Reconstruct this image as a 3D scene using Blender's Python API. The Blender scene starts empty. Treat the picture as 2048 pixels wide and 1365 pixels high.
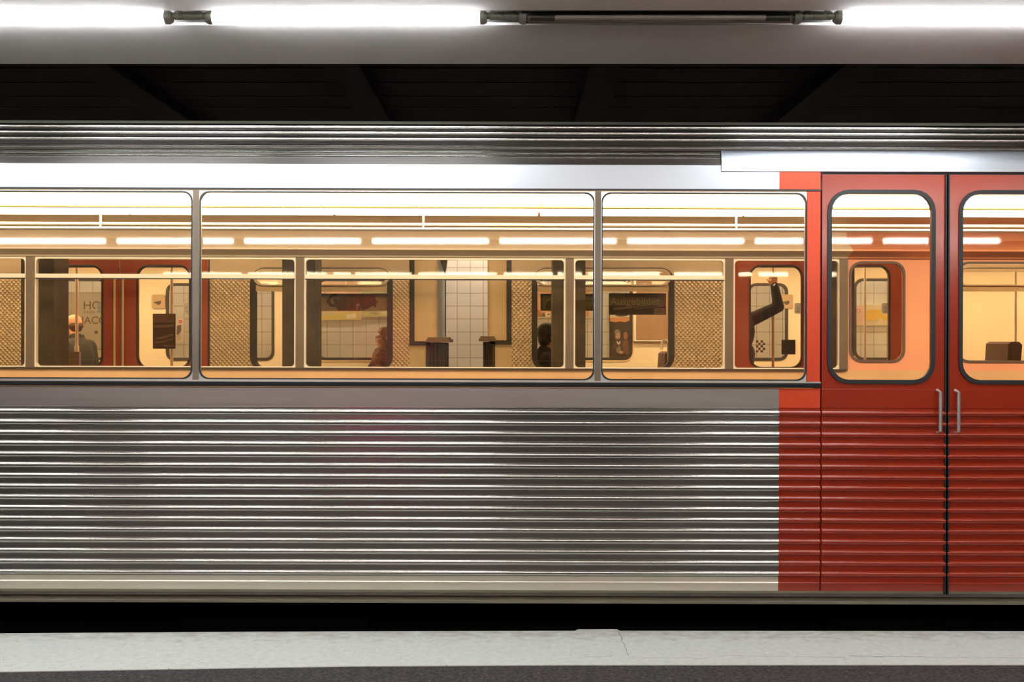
import bpy, math, random
from mathutils import Vector, Matrix, Euler
random.seed(4)
F = 1991.1            # focal length in pixels of the 2048 px frame (35 mm lens)
EYE = 1.55
C = bpy.context.scene.collection

# ------------------------------------------------------------------ camera, world, exposure
cam_d = bpy.data.cameras.new('camera'); cam = bpy.data.objects.new('camera', cam_d); C.objects.link(cam)
cam.location = (0, 0, EYE); cam.rotation_euler = (math.radians(90), 0, 0)
cam_d.lens = 35; cam_d.sensor_width = 36; cam_d.clip_start = 0.05; cam_d.clip_end = 200
bpy.context.scene.camera = cam
w = bpy.data.worlds.new('world'); bpy.context.scene.world = w; w.use_nodes = True
w.node_tree.nodes['Background'].inputs[0].default_value = (0.55, 0.6, 0.7, 1)
w.node_tree.nodes['Background'].inputs[1].default_value = 0.0
vs = bpy.context.scene.view_settings
vs.view_transform = 'Standard'; vs.look = 'None'; vs.exposure = 1.2; vs.gamma = 1; vs.use_curve_mapping = False
cy = bpy.context.scene.cycles
cy.max_bounces = 12; cy.transparent_max_bounces = 32; cy.diffuse_bounces = 5; cy.glossy_bounces = 5
cy.caustics_reflective = False; cy.caustics_refractive = False
cy.sample_clamp_indirect = 6.0

LAMP_PLATFORM = 48.0    # strengths of the lamps the place has
LAMP_CABIN = 3.8
LAMP_STANDING = 10.0
LAMP_FARWALL = 36.0
LAMP_TRACK = 28.0

def PX(x, d): return (x-1024)*d/F
def PZ(y, d): return EYE-(y-682.5)*d/F

# ------------------------------------------------------------------ materials
MATS = {}
def mat(name, col, rough=0.6, metal=0.0, var=0.0, vscale=6.0, bump=0.0, bscale=40.0, coat=0.0, spec=0.5):
    if name in MATS: return MATS[name]
    m = bpy.data.materials.new(name); m.use_nodes = True; nt = m.node_tree; b = nt.nodes['Principled BSDF']
    b.inputs['Base Color'].default_value = (*col, 1); b.inputs['Roughness'].default_value = rough
    b.inputs['Metallic'].default_value = metal; b.inputs['Coat Weight'].default_value = coat
    b.inputs['Specular IOR Level'].default_value = spec
    tc = nt.nodes.new('ShaderNodeTexCoord')
    if var > 0:
        n = nt.nodes.new('ShaderNodeTexNoise'); n.inputs['Scale'].default_value = vscale; n.inputs['Detail'].default_value = 6
        nt.links.new(tc.outputs['Object'], n.inputs['Vector'])
        r = nt.nodes.new('ShaderNodeMapRange'); r.inputs['From Min'].default_value = .3; r.inputs['From Max'].default_value = .7
        r.inputs['To Min'].default_value = 1-var; r.inputs['To Max'].default_value = 1+var*.5
        nt.links.new(n.outputs['Fac'], r.inputs['Value'])
        mx = nt.nodes.new('ShaderNodeVectorMath'); mx.operation = 'SCALE'; mx.inputs[0].default_value = col
        nt.links.new(r.outputs['Result'], mx.inputs['Scale']); nt.links.new(mx.outputs['Vector'], b.inputs['Base Color'])
    if bump > 0:
        n2 = nt.nodes.new('ShaderNodeTexNoise'); n2.inputs['Scale'].default_value = bscale; n2.inputs['Detail'].default_value = 4
        nt.links.new(tc.outputs['Object'], n2.inputs['Vector'])
        bp = nt.nodes.new('ShaderNodeBump'); bp.inputs['Strength'].default_value = bump; bp.inputs['Distance'].default_value = .01
        nt.links.new(n2.outputs['Fac'], bp.inputs['Height']); nt.links.new(bp.outputs['Normal'], b.inputs['Normal'])
    MATS[name] = m; return m

def emit(name, col, strength):
    m = bpy.data.materials.new(name); m.use_nodes = True; b = m.node_tree.nodes['Principled BSDF']
    b.inputs['Base Color'].default_value = (.8, .8, .8, 1)
    b.inputs['Emission Color'].default_value = (*col, 1); b.inputs['Emission Strength'].default_value = strength
    MATS[name] = m; return m

def glass(name, tint, refl=1.0):
    m = bpy.data.materials.new(name); m.use_nodes = True; nt = m.node_tree; nt.nodes.clear()
    o = nt.nodes.new('ShaderNodeOutputMaterial'); t = nt.nodes.new('ShaderNodeBsdfTransparent'); t.inputs[0].default_value = (*tint, 1)
    g = nt.nodes.new('ShaderNodeBsdfGlossy'); g.inputs['Roughness'].default_value = .03
    fr = nt.nodes.new('ShaderNodeFresnel'); fr.inputs['IOR'].default_value = 1.45
    mu = nt.nodes.new('ShaderNodeMath'); mu.operation = 'MULTIPLY'; mu.inputs[1].default_value = refl
    mx = nt.nodes.new('ShaderNodeMixShader')
    nt.links.new(fr.outputs[0], mu.inputs[0]); nt.links.new(mu.outputs[0], mx.inputs[0])
    nt.links.new(t.outputs[0], mx.inputs[1]); nt.links.new(g.outputs[0], mx.inputs[2]); nt.links.new(mx.outputs[0], o.inputs[0])
    MATS[name] = m; return m

def tiles(name, col, grout, sx, sz, line=.0022, rough=.25, x0=0.0, z0=0.0):
    """square glazed wall tiles on a wall in the XZ plane"""
    m = bpy.data.materials.new(name); m.use_nodes = True; nt = m.node_tree; b = nt.nodes['Principled BSDF']
    tc = nt.nodes.new('ShaderNodeTexCoord'); sp = nt.nodes.new('ShaderNodeSeparateXYZ'); nt.links.new(tc.outputs['Object'], sp.inputs[0])
    def M(op, a, c=None):
        n = nt.nodes.new('ShaderNodeMath'); n.operation = op
        for i, q in enumerate((a, c)):
            if q is None: continue
            if isinstance(q, (int, float)): n.inputs[i].default_value = q
            else: nt.links.new(q, n.inputs[i])
        return n.outputs[0]
    def edge(s, size, off):
        fr = M('FRACT', M('DIVIDE', M('SUBTRACT', s, off), size))
        return M('LESS_THAN', M('MINIMUM', fr, M('SUBTRACT', 1.0, fr)), line/size)
    e = M('MAXIMUM', edge(sp.outputs['X'], sx, x0), edge(sp.outputs['Z'], sz, z0))
    wn = nt.nodes.new('ShaderNodeTexNoise'); wn.inputs['Scale'].default_value = 1.7; nt.links.new(tc.outputs['Object'], wn.inputs['Vector'])
    rr = nt.nodes.new('ShaderNodeMapRange'); rr.inputs['To Min'].default_value = .85; rr.inputs['To Max'].default_value = 1.1
    nt.links.new(wn.outputs['Fac'], rr.inputs['Value'])
    sc = nt.nodes.new('ShaderNodeVectorMath'); sc.operation = 'SCALE'; sc.inputs[0].default_value = col; nt.links.new(rr.outputs[0], sc.inputs['Scale'])
    mx = nt.nodes.new('ShaderNodeMix'); mx.data_type = 'RGBA'
    nt.links.new(e, mx.inputs['Factor']); nt.links.new(sc.outputs[0], mx.inputs[6]); mx.inputs[7].default_value = (*grout, 1)
    nt.links.new(mx.outputs[2], b.inputs['Base Color']); b.inputs['Roughness'].default_value = rough
    MATS[name] = m; return m

def quilt(name, col, pitch=.037):
    """stamped diamond-pattern stainless sheet"""
    m = bpy.data.materials.new(name); m.use_nodes = True; nt = m.node_tree; b = nt.nodes['Principled BSDF']
    b.inputs['Base Color'].default_value = (*col, 1); b.inputs['Metallic'].default_value = .45; b.inputs['Roughness'].default_value = .42
    tc = nt.nodes.new('ShaderNodeTexCoord'); sp = nt.nodes.new('ShaderNodeSeparateXYZ'); nt.links.new(tc.outputs['Object'], sp.inputs[0])
    def M(op, a, c=None):
        n = nt.nodes.new('ShaderNodeMath'); n.operation = op
        for i, q in enumerate((a, c)):
            if q is None: continue
            if isinstance(q, (int, float)): n.inputs[i].default_value = q
            else: nt.links.new(q, n.inputs[i])
        return n.outputs[0]
    u = M('MULTIPLY', sp.outputs['X'], math.pi/pitch); v = M('MULTIPLY', sp.outputs['Z'], math.pi/pitch)
    a = M('SINE', M('MULTIPLY', M('ADD', u, v), .5)); c = M('SINE', M('MULTIPLY', M('SUBTRACT', u, v), .5))
    h = M('ABSOLUTE', M('MULTIPLY', a, c))
    bp = nt.nodes.new('ShaderNodeBump'); bp.inputs['Strength'].default_value = .8; bp.inputs['Distance'].default_value = .006
    nt.links.new(h, bp.inputs['Height']); nt.links.new(bp.outputs['Normal'], b.inputs['Normal'])
    MATS[name] = m; return m

def brushed(name, col, rough=.3, metal=1.0):
    """rolled steel sheet with long horizontal streaks"""
    m = bpy.data.materials.new(name); m.use_nodes = True; nt = m.node_tree; b = nt.nodes['Principled BSDF']
    b.inputs['Metallic'].default_value = metal
    tc = nt.nodes.new('ShaderNodeTexCoord'); mp = nt.nodes.new('ShaderNodeMapping'); mp.inputs['Scale'].default_value = (.25, 1, 22)
    n = nt.nodes.new('ShaderNodeTexNoise'); n.inputs['Scale'].default_value = 2.0; n.inputs['Detail'].default_value = 5
    nt.links.new(tc.outputs['Object'], mp.inputs[0]); nt.links.new(mp.outputs[0], n.inputs['Vector'])
    r = nt.nodes.new('ShaderNodeMapRange'); r.inputs['To Min'].default_value = .93; r.inputs['To Max'].default_value = 1.05
    nt.links.new(n.outputs['Fac'], r.inputs['Value'])
    s = nt.nodes.new('ShaderNodeVectorMath'); s.operation = 'SCALE'; s.inputs[0].default_value = col
    nt.links.new(r.outputs[0], s.inputs['Scale']); nt.links.new(s.outputs[0], b.inputs['Base Color'])
    r2 = nt.nodes.new('ShaderNodeMapRange'); r2.inputs['To Min'].default_value = rough*.8; r2.inputs['To Max'].default_value = rough*1.25
    nt.links.new(n.outputs['Fac'], r2.inputs['Value']); nt.links.new(r2.outputs[0], b.inputs['Roughness'])
    MATS[name] = m; return m

STEEL = brushed('stainless_steel', (.47, .455, .43), .20)
BELTM = brushed('belt_steel', (.44, .39, .38), .34)
STEELF = brushed('stainless_smooth', (.50, .53, .58), .44)
REDM = brushed('red_lacquer_ribbed', (.29, .020, .003), .3, 0)
REDM.node_tree.nodes['Principled BSDF'].inputs['Coat Weight'].default_value = 1
REDM.node_tree.nodes['Principled BSDF'].inputs['Coat Roughness'].default_value = .17
REDM.node_tree.nodes['Principled BSDF'].inputs['Specular IOR Level'].default_value = .2
REDF = brushed('red_lacquer_smooth', (.66, .060, .015), .35, .2)
SILL = brushed('sill_steel', (.72, .66, .53), .42, .7)
OLIVE = mat('roof_paint', (.12, .115, .09), .5, .2, .15)
BLACK = mat('black_rubber', (.012, .012, .014), .45, 0, .1)
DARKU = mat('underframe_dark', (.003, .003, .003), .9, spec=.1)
CREAM = mat('cream_laminate', (.88, .74, .54), .45, 0, .06, 3)
CREAML = mat('cream_light_laminate', (.90, .78, .60), .45, 0, .04, 3)
TANP = mat('tan_laminate', (.70, .44, .22), .5, 0, .08, 4)
SALMON = mat('salmon_laminate', (.80, .36, .20), .5, 0, .06, 4)
ALU = mat('aluminium', (.80, .78, .74), .3, .9, .05)
ALUW = mat('white_aluminium', (.92, .86, .74), .35, .2, .04)
MULL = mat('window_post_brown', (.17, .13, .09), .45, .3, .1)
COLP = mat('column_paint', (.105, .08, .05), .5, 0, .25, 9, .1)
CEILP = mat('ceiling_plaster', (.82, .76, .715), .8, 0, .06, 2.2, .09, 160)
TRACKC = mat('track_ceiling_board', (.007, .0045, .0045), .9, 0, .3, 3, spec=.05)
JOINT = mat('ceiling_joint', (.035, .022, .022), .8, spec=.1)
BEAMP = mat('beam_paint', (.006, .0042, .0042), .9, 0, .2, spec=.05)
BALLAST = mat('track_bed_ballast', (.004, .0035, .003), .95, 0, .5, 30, .6, 30, spec=.05)
HOLD = mat('lamp_holder_plastic', (.22, .21, .165), .5, 0, .15, 30)
SLOTP = mat('slot_metal', (.62, .62, .60), .5, 0, .1)
TUBE = emit('lit_tube', (.93, .97, 1.0), LAMP_PLATFORM)
FILL_TOP = emit('fill_tube_soft', (1.0, .96, .90), 9.0)
FILL_REAR = emit('fill_tube_warm', (1.0, .95, .86), 22.0)
CABL = emit('cabin_light_diffuser', (1.0, .82, .60), LAMP_CABIN)
STAL = emit('standing_light_diffuser', (1.0, .83, .63), LAMP_STANDING)
WALLL = emit('far_wall_tube', (1.0, .93, .86), LAMP_FARWALL)
TRKL = emit('track_tube', (1.0, .79, .56), LAMP_TRACK)
GLN = glass('tinted_window_glass', (.985, .945, .875), .8)
GLS = glass('clear_window_glass', (.95, .94, .90), .6)
GLT = glass('lamp_sleeve_glass', (.80, .76, .72), 1.5)
WTILE = tiles('white_wall_tiles', (.74, .71, .70), (.33, .27, .25), .170, .1685, .0035, .25, PX(914.5, 13.0), PZ(587, 13.0))
BTILE = tiles('grey_wall_tiles', (.30, .27, .255), (.2, .18, .17), .15, .15, .003, .35)
QUILT = quilt('diamond_pattern_steel', (.74, .58, .37), .0205)
SIDEP = mat('standing_side_metal', (.78, .62, .42), .5, .0, .05, 3)
SRED = mat('standing_door_red', (.42, .085, .035), .4, .1, .08)
SCREAM = mat('standing_cream_paint', (.78, .60, .34), .5, 0, .06, 4)
SINT = mat('standing_interior_cream', (.86, .74, .52), .5, 0, .04, 3)
PALE = mat('pale_end_panel', (.66, .68, .66), .5, 0, .05)
BROWN = mat('brown_ledge', (.22, .14, .09), .6, 0, .2)
SEATM = mat('seat_fabric', (.13, .07, .045), .85, 0, .25, 60)
SKIN = mat('skin', (.62, .33, .20), .5, 0, .06, 20)

def asphalt():
    m = mat('platform_asphalt', (.062, .052, .054), .8, 0, .9, 60, .6, 120); nt = m.node_tree; b = nt.nodes['Principled BSDF']
    tc = nt.nodes['Texture Coordinate'] if 'Texture Coordinate' in nt.nodes else nt.nodes.new('ShaderNodeTexCoord')
    vo = nt.nodes.new('ShaderNodeTexVoronoi'); vo.inputs['Scale'].default_value = 38; nt.links.new(tc.outputs['Object'], vo.inputs['Vector'])
    lt = nt.nodes.new('ShaderNodeMapRange'); lt.inputs['From Min'].default_value = .13; lt.inputs['From Max'].default_value = .05
    nt.links.new(vo.outputs['Distance'], lt.inputs['Value'])
    cr = nt.nodes.new('ShaderNodeMath'); cr.operation = 'GREATER_THAN'; cr.inputs[1].default_value = .62
    sr = nt.nodes.new('ShaderNodeSeparateColor'); nt.links.new(vo.outputs['Color'], sr.inputs[0]); nt.links.new(sr.outputs[0], cr.inputs[0])
    mu = nt.nodes.new('ShaderNodeMath'); mu.operation = 'MULTIPLY'; nt.links.new(lt.outputs[0], mu.inputs[0]); nt.links.new(cr.outputs[0], mu.inputs[1])
    old = b.inputs['Base Color'].links[0].from_socket
    mx = nt.nodes.new('ShaderNodeMix'); mx.data_type = 'RGBA'; nt.links.new(mu.outputs[0], mx.inputs['Factor']); nt.links.new(old, mx.inputs[6])
    mx.inputs[7].default_value = (.50, .40, .34, 1); nt.links.new(mx.outputs[2], b.inputs['Base Color'])
    return m
ASPH = asphalt()

def edgepaint():
    m = mat('white_edge_paint', (.68, .70, .665), .6, 0, .10, 30, .3, 70); nt = m.node_tree; b = nt.nodes['Principled BSDF']
    tc = nt.nodes.new('ShaderNodeTexCoord')
    sp = nt.nodes.new('ShaderNodeSeparateXYZ'); nt.links.new(tc.outputs['Object'], sp.inputs[0])
    mp = nt.nodes.new('ShaderNodeMapping'); mp.inputs['Scale'].default_value = (3.5, 7, 1); nt.links.new(tc.outputs['Object'], mp.inputs[0])
    n = nt.nodes.new('ShaderNodeTexNoise'); n.inputs['Scale'].default_value = 2.6; n.inputs['Detail'].default_value = 9; n.inputs['Roughness'].default_value = .7
    nt.links.new(mp.outputs[0], n.inputs['Vector'])
    # worn dirt grows towards the track edge
    g = nt.nodes.new('ShaderNodeMapRange'); g.inputs['From Min'].default_value = 5.08; g.inputs['From Max'].default_value = 5.34
    g.inputs['To Min'].default_value = 0; g.inputs['To Max'].default_value = .30; nt.links.new(sp.outputs['Y'], g.inputs['Value'])
    ad = nt.nodes.new('ShaderNodeMath'); ad.operation = 'ADD'; nt.links.new(n.outputs['Fac'], ad.inputs[0]); nt.links.new(g.outputs[0], ad.inputs[1])
    r = nt.nodes.new('ShaderNodeMapRange'); r.inputs['From Min'].default_value = .57; r.inputs['From Max'].default_value = .95
    r.inputs['To Max'].default_value = .85; nt.links.new(ad.outputs[0], r.inputs['Value'])
    vo = nt.nodes.new('ShaderNodeTexVoronoi'); vo.inputs['Scale'].default_value = 26; nt.links.new(tc.outputs['Object'], vo.inputs['Vector'])
    lt = nt.nodes.new('ShaderNodeMath'); lt.operation = 'LESS_THAN'; lt.inputs[1].default_value = .07; nt.links.new(vo.outputs['Distance'], lt.inputs[0])
    old = b.inputs['Base Color'].links[0].from_socket
    mx = nt.nodes.new('ShaderNodeMix'); mx.data_type = 'RGBA'; nt.links.new(r.outputs[0], mx.inputs['Factor']); nt.links.new(old, mx.inputs[6])
    mx.inputs[7].default_value = (.27, .235, .185, 1)
    m2 = nt.nodes.new('ShaderNodeMix'); m2.data_type = 'RGBA'; nt.links.new(lt.outputs[0], m2.inputs['Factor']); nt.links.new(mx.outputs[2], m2.inputs[6])
    m2.inputs[7].default_value = (.10, .085, .07, 1); nt.links.new(m2.outputs[2], b.inputs['Base Color'])
    return m
EDGEP = edgepaint()

# ------------------------------------------------------------------ mesh helpers
def rrect(x0, x1, z0, z1, r, n=5):
    """closed outline, 4*(n+1) points, corner radius r (0 = square, same count)"""
    pts = []
    for cx, cz, a0 in ((x1-r, z1-r, 0), (x0+r, z1-r, 90), (x0+r, z0+r, 180), (x1-r, z0+r, 270)):
        for k in range(n+1):
            a = math.radians(a0+90*k/n); pts.append((cx+r*math.cos(a), cz+r*math.sin(a)))
    return pts

class MB:
    def __init__(s): s.v = []; s.f = []; s.m = []; s.mi = 0
    def add(s, vs, fs):
        o = len(s.v); s.v += [tuple(p) for p in vs]; s.f += [tuple(i+o for i in q) for q in fs]; s.m += [s.mi]*len(fs); return s
    def box(s, x0, x1, y0, y1, z0, z1):
        v = [(x, y, z) for x in (x0, x1) for y in (y0, y1) for z in (z0, z1)]
        return s.add(v, [(0,1,3,2),(4,6,7,5),(0,4,5,1),(2,3,7,6),(0,2,6,4),(1,5,7,3)])
    def prism(s, prof, x0, x1, closed=True):
        """profile of (y, z) points swept along X"""
        n = len(prof); v = [(x0, y, z) for y, z in prof]+[(x1, y, z) for y, z in prof]
        f = [(i, (i+1) % n, n+(i+1) % n, n+i) for i in range(n if closed else n-1)]
        if closed: f += [tuple(range(n-1, -1, -1)), tuple(range(n, 2*n))]
        return s.add(v, f)
    def skin(s, prof, x0, x1, t=.003):
        """open profile swept along X with thickness t towards +Y"""
        return s.prism(list(prof)+[(y+t, z) for y, z in reversed(prof)], x0, x1)
    def plate(s, loop, y0, y1):
        n = len(loop); v = [(x, y0, z) for x, z in loop]+[(x, y1, z) for x, z in loop]
        return s.add(v, [tuple(range(n)), tuple(range(2*n-1, n-1, -1))]+[(i, n+i, n+(i+1) % n, (i+1) % n) for i in range(n)])
    def ring(s, outer, inner, y0, y1):
        n = len(outer); v = []
        for lp, y in ((outer, y0), (inner, y0), (outer, y1), (inner, y1)): v += [(x, y, z) for x, z in lp]
        f = []
        for i in range(n):
            j = (i+1) % n
            f += [(i, n+i, n+j, j), (2*n+i, 2*n+j, 3*n+j, 3*n+i), (i, j, 2*n+j, 2*n+i), (n+i, 3*n+i, 3*n+j, n+j)]
        return s.add(v, f)
    def tube(s, pts, r, n=12, r2=None):
        pts = [Vector(p) for p in pts]; m = len(pts); vs = []
        for i, p in enumerate(pts):
            d = (pts[min(i+1, m-1)]-pts[max(i-1, 0)]).normalized()
            a = Vector((0, 0, 1)) if abs(d.z) < .9 else Vector((1, 0, 0)); u = d.cross(a).normalized(); w_ = d.cross(u)
            rr = r if r2 is None else r+(r2-r)*i/(m-1)
            vs += [p+rr*(math.cos(2*math.pi*k/n)*u+math.sin(2*math.pi*k/n)*w_) for k in range(n)]
        f = [(i*n+k, i*n+(k+1) % n, (i+1)*n+(k+1) % n, (i+1)*n+k) for i in range(m-1) for k in range(n)]
        f += [tuple(range(n-1, -1, -1)), tuple(range((m-1)*n, m*n))]
        return s.add(vs, f)
    def ball(s, c, r, rot=None, n=16, k=10):
        c = Vector(c); r = r if hasattr(r, '__len__') else (r, r, r); R = Euler(rot).to_matrix() if rot else Matrix.Identity(3)
        vs = [c+R @ Vector((0, 0, r[2]))]
        for i in range(1, k):
            t = math.pi*i/k
            vs += [c+R @ Vector((r[0]*math.sin(t)*math.cos(2*math.pi*j/n), r[1]*math.sin(t)*math.sin(2*math.pi*j/n), r[2]*math.cos(t))) for j in range(n)]
        vs.append(c+R @ Vector((0, 0, -r[2]))); L = len(vs)-1
        f = [(0, 1+j, 1+(j+1) % n) for j in range(n)]
        f += [(1+i*n+j, 1+(i+1)*n+j, 1+(i+1)*n+(j+1) % n, 1+i*n+(j+1) % n) for i in range(k-2) for j in range(n)]
        f += [(L, 1+(k-2)*n+(j+1) % n, 1+(k-2)*n+j) for j in range(n)]
        return s.add(vs, f)
    def limb(s, p0, p1, r0, r1, n=14):
        s.tube([p0, p1], r0, n, r1); s.ball(p0, r0, n=n, k=8); s.ball(p1, r1, n=n, k=8); return s
    def build(s, name, mats, parent=None, smooth=32):
        me = bpy.data.meshes.new(name); me.from_pydata(s.v, [], s.f)
        if not isinstance(mats, (list, tuple)): mats = [mats]
        for m in mats: me.materials.append(m)
        if len(mats) > 1: me.polygons.foreach_set('material_index', s.m)
        import bmesh
        bm = bmesh.new(); bm.from_mesh(me); bmesh.ops.recalc_face_normals(bm, faces=bm.faces); bm.to_mesh(me); bm.free()
        if smooth:
            me.polygons.foreach_set('use_smooth', [True]*len(me.polygons)); me.set_sharp_from_angle(angle=math.radians(smooth))
        me.update()
        o = bpy.data.objects.new(name, me); C.objects.link(o)
        if parent: o.parent = parent
        return o

def tag(o, label=None, cat=None, group=None, kind=None):
    if label: o['label'] = label
    if cat: o['category'] = cat
    if group: o['group'] = group
    if kind: o['kind'] = kind
    return o
def empty(name, loc, label, cat, group=None):
    o = bpy.data.objects.new(name, None); o.location = loc; o.empty_display_size = .2; C.objects.link(o)
    return tag(o, label, cat, group)
def struct(o): o['kind'] = 'structure'; return o
def box(name, b, m, parent=None, **k): return MB().box(*b).build(name, m, parent, **k)

def text_into(mb, s, x, z, size, y, depth=.001, rot=0.0):
    """adds lettering standing in the XZ plane facing -Y"""
    cu = bpy.data.curves.new('lettering', 'FONT'); cu.body = s; cu.size = size; cu.extrude = depth; cu.resolution_u = 3
    ob = bpy.data.objects.new('lettering', cu); C.objects.link(ob)
    me = bpy.data.meshes.new_from_object(ob.evaluated_get(bpy.context.evaluated_depsgraph_get()))
    ca, sa = math.cos(rot), math.sin(rot)
    mb.add([(x+v.co.x*ca-v.co.y*sa, y-v.co.z, z+v.co.x*sa+v.co.y*ca) for v in me.vertices], [tuple(p.vertices) for p in me.polygons])
    bpy.data.objects.remove(ob); bpy.data.curves.remove(cu); bpy.data.meshes.remove(me)

# ================================================================== SETTING
XL, XR = -9.0, 9.0
struct(box('floor', (XL, XR, -3.5, 5.05, -.30, -.004), ASPH))
# white platform edge, with the slightly skewed painted border of the photo
mb = MB()
bor = [(XL, 4.60), (PX(0, 4.68), 4.665), (PX(700, 4.76), 4.745), (0.3, 4.765), (XR, 4.775)]
edg = [(XL, 5.27), (PX(0, 5.27), 5.275), (PX(500, 5.3), 5.305), (PX(1150, 5.32), 5.322), (PX(1156, 5.35), 5.35), (PX(1234, 5.35), 5.35), (PX(1240, 5.32), 5.322), (XR, 5.29)]
lp = [(x, y) for x, y in bor]+[(x, y) for x, y in reversed(edg)]
n = len(lp)
mb.add([(x, y, 0) for x, y in lp]+[(x, y, -.25) for x, y in lp], [tuple(range(n)), tuple(range(2*n-1, n-1, -1))]+[(i, (i+1) % n, n+(i+1) % n, n+i) for i in range(n)])
edge = struct(mb.build('trim_1', EDGEP, smooth=0))
CRACK = mat('crack_dark', (.03, .027, .025), .9)
def ground(px, py): d = EYE*F/(py-682.5); return (PX(px, d), d)
def crack(pts, wdt, name='crack'):
    P = [Vector((*ground(*p), .0006)) for p in pts]; v = []; f = []
    for i, p in enumerate(P):
        d = (P[min(i+1, len(P)-1)]-P[max(i-1, 0)]).normalized(); nrm = Vector((-d.y, d.x, 0)); ww = wdt*(.6+.8*random.random())
        v += [p-nrm*ww, p+nrm*ww]
    for i in range(len(P)-1): f.append((2*i, 2*i+2, 2*i+3, 2*i+1))
    MB().add(v, f).build(name, CRACK, edge, smooth=0)
def jag(p0, p1, n=14, a=1.6):
    return [(p0[0]+(p1[0]-p0[0])*i/n+random.uniform(-a, a), p0[1]+(p1[1]-p0[1])*i/n+random.uniform(-a*.25, a*.25)) for i in range(n+1)]
crack(jag((1238, 1265), (1256, 1312), 16, 2), .0011)
crack(jag((1175, 1315), (1225, 1313), 8, .8), .0009); crack(jag((1262, 1316), (1420, 1318), 14, .8), .0008)
crack(jag((1430, 1312), (1690, 1316), 20, 1.2), .0009); crack(jag((1695, 1313), (1850, 1315), 14, .8), .0018); crack(jag((1850, 1316), (2048, 1317), 14, .8), .0009)
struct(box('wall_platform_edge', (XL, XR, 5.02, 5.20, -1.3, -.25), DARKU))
struct(box('floor', (XL, XR, 5.2, 13.0, -1.4, -1.2), BALLAST))
bw = MB(); bw.box(XL, -.75, -3.7, -3.5, -.3, 3.2); bw.box(2.05, XR, -3.7, -3.5, -.3, 3.2); bw.box(-.75, 2.05, -3.7, -3.5, 2.35, 3.2)
struct(bw.build('wall_back', BTILE))
struct(MB().box(-.95, 2.25, -5.5, -5.3, -.3, 2.6).box(-.95, -.75, -5.3, -3.7, -.3, 2.6).box(2.05, 2.25, -5.3, -3.7, -.3, 2.6).build('wall_passage', mat('passage_dark', (.03, .028, .028), .7)))
struct(box('wall_left', (XL-.2, XL, -3.5, 13.0, -1.4, 4.4), BTILE)); struct(box('wall_right', (XR, XR+.2, -3.5, 13.0, -1.4, 4.4), BTILE))
struct(box('wall_far', (XL, XR, 13.0, 13.2, -1.4, 4.3), WTILE))
# platform ceiling slab with the lamp slot
S0, S1 = 4.364, 4.566
mb = MB(); mb.box(XL, XR, -3.5, S0, 3.0, 3.09); mb.box(XL, XR, S1, 5.205, 3.0, 3.09); mb.box(XL, XR, -3.5, 5.205, 3.09, 3.30)
struct(mb.build('ceiling', CEILP, smooth=0))
SLOT_SHADE = mat('slot_shade', (.035, .033, .03), .7)  # near-black sheets in the slot, shade between the sockets put in as colour
mb = MB(); mb.box(XL, XR, S0, S0+.004, 3.004, 3.085); mb.box(XL, XR, S1-.004, S1, 3.012, 3.085); mb.box(XL, XR, S0, S1, 3.082, 3.0895)
struct(mb.build('trim_2', SLOT_SHADE, smooth=0))
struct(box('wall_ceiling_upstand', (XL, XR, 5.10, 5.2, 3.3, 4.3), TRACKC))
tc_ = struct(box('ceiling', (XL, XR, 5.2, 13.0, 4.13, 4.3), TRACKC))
mb = MB()
for y in (137, 165, 193, 215):
    d = (4.13-EYE)*F/(682.5-y); mb.box(XL, XR, d-.008, d+.008, 4.122, 4.131)
j = mb.build('board_joint', JOINT, tc_); j['kind'] = 'stuff'
for i, (x, lab) in enumerate(((-3.72, 'dark ceiling beam above the track, the leftmost in the photo'), (-1.51, 'dark ceiling beam above the lit lamp left of the middle'),
                              (.85, 'dark ceiling beam above the track behind the unlit lamp'), (3.10, 'dark ceiling beam above the track, the rightmost in the photo'))):
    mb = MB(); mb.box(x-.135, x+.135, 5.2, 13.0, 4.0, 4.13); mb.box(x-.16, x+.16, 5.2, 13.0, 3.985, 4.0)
    tag(mb.build('ceiling_beam', BEAMP), lab, 'beam', 'cross beams over the tracks')

# ------------------------------------------------------------------ columns between the tracks
cl = ['dark square steel column, leftmost, left of the bald passenger', 'dark square steel column in front of the window of the woman with glasses',
      'dark square steel column hiding the right half of the dark-haired passenger', 'dark square steel column right of the passenger holding the pole']
for cx, lab in zip((75, 597.5, 1138, 1676), cl):
    X = PX(cx, 8.56); t = empty('steel_column', (X, 8.70, -1.2), lab, 'column', 'columns between the two tracks')
    mb = MB(); mb.plate(rrect(-.142, .142, 0, 4.36, .012, 2), -.14, .14)
    mb.build('shaft', COLP, t)
    MB().box(-.2, .2, -.2, .2, 0, .04).build('base_plate', COLP, t)
    MB().box(-.19, .19, -.17, .17, 4.36, 4.39).build('head_plate', COLP, t)

tag(MB().box(-8.6, 8.6, 8.60, 8.80, 3.19, 3.21).box(-8.6, 8.6, 8.69, 8.71, 3.21, 3.36).box(-8.6, 8.6, 8.60, 8.80, 3.36, 3.38).build('lamp_girder', COLP), 'long steel girder carried by the columns between the tracks', 'girder')
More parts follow.
